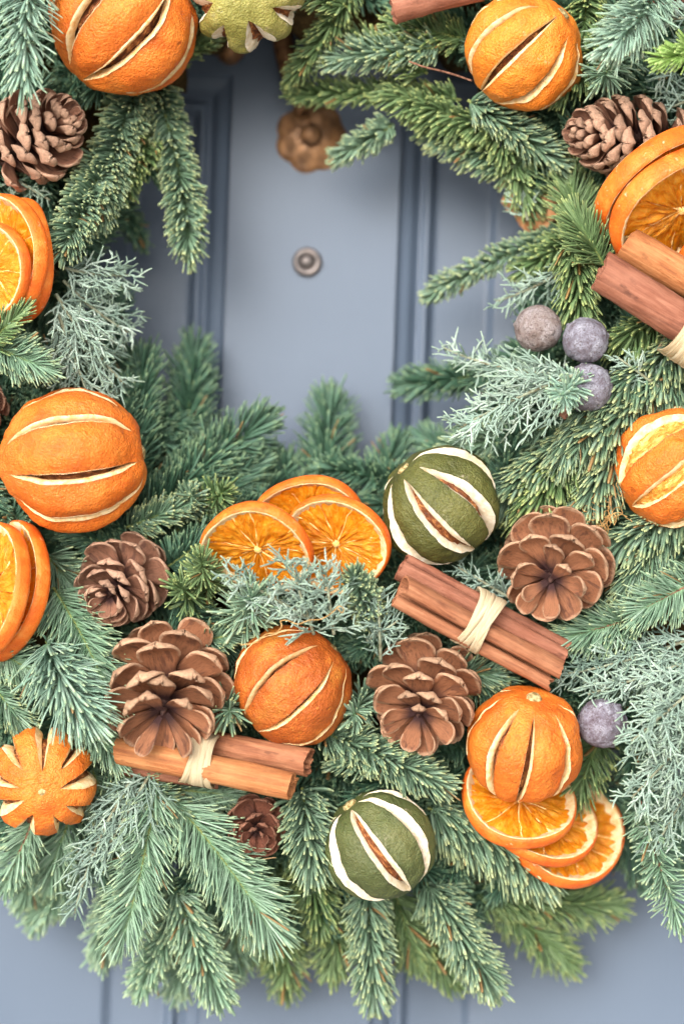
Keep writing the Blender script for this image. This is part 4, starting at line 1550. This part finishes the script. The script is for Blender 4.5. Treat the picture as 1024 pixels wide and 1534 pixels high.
fir('shaded fir sprig between cinnamon stick and frosted orange', ((700, 60), (600, 40)), 'deep', 'green', y0=0.024, y1=0.02)
fir('shaded fir sprig under the top cinnamon stick', ((640, 110), (540, 60)), 'green', 'green', y0=0.026, y1=0.034, lenk=1.1)
fir('fir sprig over the top edge above the yellowish lime', ((520, 10), (440, -20)), 'green', y0=0.012, y1=0.01)
cyp('small silvery cypress twig before the bare straw at upper right', ((790, 330), (762, 256)), 34, 'silver', y0=0.030, y1=0.040)
# top right corner
fir('pale fir tuft drooping at the top right corner', ((985, -20), (922, 62)), 'pale', y0=-0.026, y1=-0.046, lenk=0.95, dens=1.4, age=0.7, bend=-0.12)
fir('fresh yellow-green fir tip at the top right edge', ((1070, 70), (1000, 86)), 'fresh', y0=-0.040, y1=-0.050, lenk=0.7, dens=1.4, age=0.5)
fir('green fir tuft between frosted orange and sideways cone', ((960, 30), (905, 112)), 'tuft', 'flat', y0=0.0, y1=-0.010, lenk=1.2, dens=1.2)
fir('green fir sprig right of the frosted orange', ((880, -30), (872, 60)), 'green', 'green', y0=0.010, y1=0.006, lenk=1.1)
fir('green fir sprig filling the gap above the sideways cone', ((920, 60), (845, 132)), 'green', 'green', y0=0.010, y1=0.004, lenk=1.2)
cyp('silvery cypress frond above the sideways cone at the right edge', ((1060, 60), (985, 120)), 60, 'grey', y0=0.000, y1=-0.006)
cyp('silvery cypress twigs at the right edge over the sideways cone', ((1060, 140), (980, 170)), 50, 'silver', y0=-0.002, y1=0.006)
cyp('silvery cypress sprig in the top right corner', ((1060, 30), (1000, 28)), 50, 'silver', y0=-0.016, y1=-0.022)
# right, below the slices
fir('green fir sprig standing left of the right-edge orange slices', ((880, 380), (852, 272)), 'flat', 'green', y0=0.012, y1=0.020, lenk=0.95)
fir('bright green fir tip left of the thick cinnamon sticks', ((905, 400), (868, 338)), 'flat', 'green', y0=-0.006, y1=-0.014, lenk=0.95, age=0.5)
fir('slender fir sprig reaching left across the door at mid right', ((850, 350), (648, 440)), 'green', 'noble', y0=0.040, y1=0.058, lenk=0.8, bend=0.07, dens=0.9, age=0.35)
fir('fir sprig above the brownish cypress cone', ((900, 330), (790, 400)), 'green', 'green', y0=0.022, y1=0.034, lenk=1.0)
fir('green fir sprig under the left end of the thick cinnamon', ((860, 350), (868, 482)), 'green', 'green', y0=0.004, y1=0.000, lenk=1.25, dens=1.2, droop=0.42)
fir('yellow-tipped fir sprig between cinnamon and purplish cypress cones', ((1010, 480), (925, 505)), 'green', 'green', y0=0.006, y1=0.000, lenk=1.3, age=0.3, droop=0.42)
fir('fir sprig right of the purplish cypress cones', ((1040, 500), (915, 590)), 'green', 'noble', y0=0.0, y1=-0.008, lenk=1.4, dens=1.2, droop=0.42)
cyp('silvery cypress spray before the cypress cone cluster, pointing left', ((866, 560), (690, 640)), 92, 'silver', y0=-0.026, y1=-0.020, bend=0.05, thick=1.7)
cyp('silvery cypress twig reaching left below the brownish cypress cone', ((850, 560), (662, 520)), 50, 'silver', y0=0.004, y1=0.016, bend=-0.12)
cyp('silvery cypress twig above the brownish cypress cone', ((850, 400), (742, 452)), 44, 'silver', y0=0.014, y1=0.020, bend=-0.08)
cyp('silvery cypress twig right of the cypress cone cluster', ((985, 580), (925, 536)), 40, 'silver', y0=-0.012, y1=-0.018)
fir('small fir tip covering the lowest cypress cone', ((880, 545), (842, 592)), 'tuft', 'pale', y0=-0.034, y1=-0.044, lenk=0.8, dens=1.2, age=0.2)
fir('soft-focus dark fir sprig reaching left before the right door moulding', ((740, 560), (612, 576)), 'deep', y0=0.056, y1=0.072, lenk=0.95)
fir('noble fir fan below the cypress cone cluster', ((900, 590), (846, 672)), 'flat', 'noble', y0=0.002, y1=-0.008, lenk=0.85, dens=1.5, roll=0.0, age=0.3, droop=0.42)
fir('noble fir sprig left of the right-edge orange, needles drooping', ((1010, 560), (880, 660)), 'noble', y0=0.000, y1=-0.006, lenk=1.4, dens=1.25, age=0.15, droop=0.42)
fir('noble fir sprig hanging left of the right-edge orange', ((960, 620), (880, 745)), 'noble', y0=0.006, y1=0.000, lenk=1.35, dens=1.25, age=0.2, droop=0.42)
fir('noble fir sprig sweeping down towards the olive lime', ((880, 640), (756, 736)), 'noble', y0=0.008, y1=0.010, lenk=1.4, dens=1.25, age=0.1, droop=0.42)
fir('noble fir sprig just right of the olive lime', ((860, 680), (790, 760)), 'noble', 'green', y0=0.006, y1=0.004, lenk=1.3, dens=1.2, droop=0.42)
fir('grey-green fir sprig under the silvery spray beside the door', ((820, 640), (690, 672)), 'deep', 'noble', y0=0.028, y1=0.040, lenk=1.1)
fir('noble fir sprig below the right-edge orange', ((1040, 760), (920, 815)), 'noble', y0=0.000, y1=0.0, lenk=1.3, dens=1.2, droop=0.42)
fir('noble fir fan right of the open pine cone', ((1000, 800), (935, 880)), 'flat', 'noble', y0=0.0, y1=-0.006, lenk=0.85, dens=1.4, age=0.15, droop=0.42)
fir('fresh green fir tip at the right edge below the orange', ((1060, 860), (962, 912)), 'flat', 'flat', y0=-0.010, y1=-0.020, lenk=0.95, age=0.3, twig=BTWIG)
fir('light green fir sprig between open pine cone and silvery cypress', ((970, 920), (856, 952)), 'flat', 'flat', y0=-0.004, y1=-0.008, lenk=0.9, dens=1.2, age=0.1, twig=BTWIG)
fir('dark fir sprig in the shade right of the open pine cone', ((1030, 820), (940, 760)), 'green', 'deep', y0=0.014, y1=0.012, lenk=1.2)
# right bottom
cyp('silvery cypress frond sweeping left above the single cypress cone', ((1050, 950), (846, 1010)), 76, 'grey', y0=-0.010, y1=-0.008, bend=-0.05, step=9)
cyp('silvery cypress frond just above the single dark cypress cone', ((1050, 985), (880, 1040)), 64, 'silver', y0=-0.014, y1=-0.016, step=9)
cyp('pale cypress frond nearest the viewer at the lower right edge', ((1075, 1000), (945, 1110)), 84, 'silver', y0=-0.030, y1=-0.040, step=9, thick=1.7)
cyp('pale cypress frond drooping right of the single cypress cone', ((1070, 1060), (945, 1195)), 84, 'silver', y0=-0.024, y1=-0.026, step=9, thick=1.7)
cyp('cypress frond hanging at the lower right edge', ((1060, 1120), (985, 1262)), 78, 'silver', y0=-0.016, y1=-0.010, step=9)
cyp('grey cypress frond low at the right edge', ((1060, 1040), (1000, 1180)), 80, 'grey', y0=-0.022, y1=-0.020, step=9)
fir('fir tip on a scaly brown twig hanging at the lower right edge', ((958, 1200), (1012, 1372)), 'tuft', 'flat', y0=-0.004, y1=0.0, lenk=0.95, bend=0.02, dens=1.2, age=0.2, twig=BTWIG, face=False)
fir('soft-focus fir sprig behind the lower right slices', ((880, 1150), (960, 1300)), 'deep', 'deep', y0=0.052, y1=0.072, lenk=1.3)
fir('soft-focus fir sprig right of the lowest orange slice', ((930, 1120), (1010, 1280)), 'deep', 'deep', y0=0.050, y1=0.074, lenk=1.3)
fir('shaded fir sprig between upright orange and single cypress cone', ((900, 1100), (860, 1190)), 'deep', 'green', y0=0.02, y1=0.022, lenk=1.1)
fir('noble fir sprig with drooping needles left of the lowest orange slice', ((640, 1210), (806, 1306)), 'noble', y0=0.014, y1=0.020, lenk=1.35, dens=1.4, age=0.25, bend=-0.06, droop=0.42)
fir('noble fir branch hanging below and right of the lowest lime', ((636, 1320), (726, 1464)), 'noble', y0=0.024, y1=0.030, lenk=1.35, dens=1.3, age=0.4, bend=-0.03)
fir('noble fir branch hanging straight below the lowest lime', ((548, 1330), (560, 1484)), 'noble', y0=0.026, y1=0.034, lenk=1.25, dens=1.3, age=0.4)
fir('soft-focus fir sprig pointing right below the orange slices', ((700, 1330), (905, 1356)), 'deep', 'green', y0=0.054, y1=0.068, lenk=1.2, bend=0.04)
fir('soft-focus fir sprig hanging near the door below the slices', ((740, 1340), (838, 1432)), 'deep', 'green', y0=0.060, y1=0.074, lenk=1.2)
fir('soft-focus short fir sprig behind the branch below the lime', ((600, 1360), (672, 1460)), 'deep', 'green', y0=0.056, y1=0.070, lenk=1.1)
fir('dark blue-green fir sprig above the lowest lime', ((478, 1095), (652, 1172)), 'noble', y0=0.000, y1=-0.006, lenk=1.15, dens=1.2, bend=-0.04)
fir('small fir sprig between golden brown orange and open cone', ((560, 1010), (530, 1072)), 'tuft', 'flat', y0=-0.006, y1=-0.016, lenk=0.9)
fir('dark fir sprig right of the lowest lime in the shade', ((700, 1180), (640, 1240)), 'deep', 'deep', y0=0.024, y1=0.022)
fir('fir sprig under the open cone and over the lime', ((600, 1120), (520, 1140)), 'green', 'noble', y0=0.006, y1=0.002, lenk=1.1)
# bottom left
fir('flat silvery fir branch spreading right at the bottom left', ((262, 1200), (400, 1384)), 'flat', y0=-0.002, y1=0.0, lenk=1.25, dens=1.1, bend=-0.05, age=0.3)
fir('flat fir branch hanging in the middle of the bottom left', ((236, 1170), (188, 1392)), 'flat', y0=-0.004, y1=0.002, lenk=1.05, dens=1.05, bend=-0.04, age=0.3)
fir('noble fir branch hanging lowest at the bottom left', ((262, 1330), (324, 1480)), 'noble', 'flat', y0=0.022, y1=0.030, lenk=1.3, dens=1.2, age=0.3)
fir('noble fir branch left of the lowest bottom left branch', ((280, 1340), (214, 1470)), 'noble', 'flat', y0=0.032, y1=0.038, lenk=1.1, age=0.25)
fir('soft-focus fir sprig at the outer lower left edge of the wreath', ((150, 1250), (58, 1372)), 'deep', 'flat', y0=0.052, y1=0.066, lenk=1.05)
fir('soft-focus fir sprig hanging behind the bottom left branches', ((190, 1290), (156, 1420)), 'deep', 'flat', y0=0.05, y1=0.064, lenk=1.15)
fir('fir sprig hanging below the star-slit orange at the left edge', ((50, 1230), (10, 1322)), 'flat', 'flat', y0=0.006, y1=0.014, lenk=0.8, age=0.3, twig=BTWIG)
fir('fir sprig left of the cypress twig at the bottom left', ((110, 1210), (76, 1310)), 'flat', 'flat', y0=0.020, y1=0.030, lenk=0.95)
cyp('thin silvery cypress twigs hanging right of the star-slit orange', ((196, 1170), (112, 1368)), 70, 'grey', y0=-0.008, y1=0.0, bend=0.08, curl=0.5, sub=0.7)
cyp('silvery cypress frond under the lower cinnamon bundle', ((230, 1150), (150, 1290)), 64, 'silver', y0=-0.006, y1=-0.006, curl=0.5)
fir('soft-focus fir sprig hanging below the small reddish cone', ((420, 1270), (428, 1466)), 'deep', 'green', y0=0.050, y1=0.066, lenk=1.2)
fir('soft-focus fir sprig left of the lowest lime', ((440, 1300), (382, 1420)), 'deep', 'green', y0=0.048, y1=0.064, lenk=1.1)
fir('fir sprig hanging left of the lowest lime', ((456, 1260), (478, 1372)), 'noble', 'green', y0=0.028, y1=0.034, lenk=1.3)
fir('blue-green noble tip right of the small reddish cone', ((452, 1180), (468, 1290)), 'noble', y0=0.002, y1=-0.006, lenk=1.4, dens=1.3, age=0.5)
fir('dark fir sprig directly under the lower cinnamon bundle', ((250, 1180), (340, 1190)), 'flat', 'noble', y0=0.014, y1=0.010, lenk=0.8)
fir('fir sprig below the left ends of the lower cinnamon bundle', ((160, 1140), (260, 1210)), 'flat', 'noble', y0=0.006, y1=0.0, lenk=0.8, dens=1.2)
fir('fir sprig between star-slit orange and cinnamon bundle', ((130, 1130), (170, 1230)), 'flat', 'noble', y0=0.010, y1=0.008, lenk=0.8)
fir('soft-focus fir sprig hanging behind the lowest bottom left branch', ((300, 1330), (268, 1470)), 'deep', 'flat', y0=0.050, y1=0.062, lenk=1.2)
fir('soft-focus fir sprig between the bottom left branches and the lowest lime', ((360, 1320), (350, 1440)), 'deep', 'flat', y0=0.046, y1=0.060, lenk=1.2)
fir('soft-focus fir sprig right beside the branch hanging straight below the lowest lime', ((510, 1330), (500, 1440)), 'deep', 'green', y0=0.046, y1=0.060, lenk=1.2)
fir('soft-focus fir sprig behind the fir sprig below the star-slit orange', ((80, 1230), (40, 1330)), 'deep', 'flat', y0=0.040, y1=0.056, lenk=1.2)
fir('dark fir sprig showing under the lower left side of the star-slit orange', ((60, 1190), (-6, 1262)), 'flat', 'deep', y0=0.016, y1=0.020, lenk=0.9, dens=1.2)
fir('dark fir sprig behind the star-slit orange at the very left edge', ((-30, 1120), (-4, 1225)), 'flat', 'deep', y0=0.018, y1=0.022, lenk=0.9, dens=1.2)
fir('soft-focus fir sprig in the gap between the two flat bottom left branches', ((240, 1290), (252, 1400)), 'deep', 'flat', y0=0.040, y1=0.050, lenk=1.1)
fir('soft-focus fir sprig under the tip of the flat branch spreading right', ((340, 1290), (398, 1420)), 'deep', 'green', y0=0.050, y1=0.062, lenk=1.15)
fir('soft-focus fir sprig between the two branches hanging below the lowest lime', ((590, 1330), (618, 1430)), 'deep', 'green', y0=0.044, y1=0.056, lenk=1.15)
# left, lower
fir('pale fir tip fanning out above the star-slit orange', ((70, 960), (122, 1060)), 'pale', y0=-0.016, y1=-0.036, lenk=1.25, dens=1.5, age=0.1, bend=0.08)
fir('green fir branch left of the large open pine cone', ((80, 880), (160, 1032)), 'flat', 'flat', y0=-0.004, y1=-0.018, lenk=1.15, dens=1.3, bend=-0.06, age=0.1)
fir('green fir sprig between lower left slices and compact cone', ((70, 830), (104, 870)), 'flat', 'noble', y0=0.010, y1=0.006, lenk=1.0, dens=1.3)
fir('dark fir sprig left of the compact pine cone', ((60, 890), (112, 930)), 'flat', 'deep', y0=0.010, y1=0.006, lenk=0.9, dens=1.3)
fir('fir sprig at the left edge below the lower pair of slices', ((-30, 960), (60, 1010)), 'flat', 'flat', y0=-0.006, y1=-0.012, lenk=0.9, dens=1.3)
fir('fir sprig over the top of the star-slit orange at the left edge', ((-20, 1010), (30, 1080)), 'flat', 'noble', y0=-0.004, y1=-0.012, lenk=0.8, dens=1.2)
fir('fir sprig right of the star-slit orange under the open cone', ((120, 1060), (168, 1130)), 'flat', 'flat', y0=-0.002, y1=-0.012, lenk=0.8, dens=1.2)
fir('fir sprig above the compact pine cone', ((210, 830), (120, 800)), 'flat', 'deep', y0=0.020, y1=0.014, lenk=0.8)
fir('small fir sprig at the left edge under the big orange', ((-20, 760), (30, 775)), 'tuft', 'deep', y0=0.012, y1=0.008)
# centre
fir('small green fir tip touching the left end of the front slice', ((318, 920), (302, 842)), 'tuft', 'green', y0=-0.010, y1=-0.030, lenk=0.85, age=0.5)
fir('small green fir tip right of the compact pine cone', ((320, 930), (272, 880)), 'tuft', 'green', y0=-0.006, y1=-0.018, lenk=0.95, age=0.4)
fir('green star-shaped fir tip left of the silvery centre twigs', ((350, 960), (378, 896)), 'tuft', 'flat', y0=-0.008, y1=-0.034, lenk=1.15, dens=1.3)
fir('blue-green noble tip pointing at the viewer above the golden brown orange', ((560, 930), (530, 862)), 'noble', y0=-0.002, y1=-0.034, lenk=0.9, dens=1.4, age=0.4)
fir('fir tip between large open cone and golden brown orange', ((330, 1000), (344, 1066)), 'tuft', 'noble', y0=-0.004, y1=-0.022, lenk=1.0, dens=1.2)
fir('dark fir sprig under the centre slices, right of the compact cone', ((260, 900), (330, 960)), 'flat', 'deep', y0=0.008, y1=0.004, lenk=0.85, dens=1.3)
fir('dark fir sprig between centre slices and compact cone', ((250, 850), (320, 800)), 'flat', 'deep', y0=0.012, y1=0.008, lenk=0.8, dens=1.3)
fir('dark fir sprig hidden under the diagonal cinnamon bundle', ((640, 1010), (740, 1010)), 'flat', 'noble', y0=0.006, y1=0.002, lenk=0.8, dens=1.2)
fir('dark fir sprig between diagonal cinnamon and upright orange', ((690, 990), (760, 1050)), 'flat', 'deep', y0=0.010, y1=0.006, lenk=0.8, dens=1.2)
fir('fir sprig over the left end of the golden brown orange', ((300, 960), (352, 950)), 'flat', 'noble', y0=-0.002, y1=-0.010, lenk=0.7)
cyp('silvery cypress twigs lying over the middle orange slices', ((470, 950), (432, 836)), 76, 'silver', y0=-0.026, y1=-0.044, thick=1.7, deep=0.8)
cyp('silvery cypress twigs over the lower edge of the front slice', ((470, 930), (342, 858)), 56, 'grey', y0=-0.024, y1=-0.042, thick=1.7, deep=0.7)
cyp('silvery cypress twigs just above the golden brown orange', ((500, 950), (486, 846)), 60, 'silver', y0=-0.030, y1=-0.044, thick=1.7, deep=0.8)
cyp('grey cypress twigs left of the diagonal cinnamon bundle', ((570, 990), (566, 892)), 60, 'grey', y0=-0.010, y1=-0.028, deep=0.7)
cyp('grey cypress twig between golden brown orange and open cone', ((550, 960), (596, 930)), 40, 'grey', y0=-0.012, y1=-0.022)
cyp('grey-green cypress twig between diagonal cinnamon and open pine cone', ((770, 900), (686, 850)), 48, 'grey', y0=0.000, y1=-0.004)

# little brown cypress catkin in the cluster
cb = thing('small_cone', 'tiny brown cone bud under the fir tip in the cypress cone cluster', 'cone bud', at(843, 612, -0.022), rot=orient(dirv(0.1, 0.95, 0.3)))
v, f = [], None
prof = []
for i in range(15):
    t = i / 14
    prof.append((max(0.0001, 10 * U * math.sin(math.pi * (0.12 + 0.88 * t)) ** 0.7 * (1 + 0.10 * (i % 2))), (t - 0.5) * 34 * U))
v, f = lathe(prof, 16)
v = np.array(v)
v[:, :2] *= (1 + 0.10 * np.sin(np.arctan2(v[:, 1], v[:, 0]) * 7 + v[:, 2] * 900))[:, None]
put('bud', mesh_np('bud', v, f), BTWIG, cb)
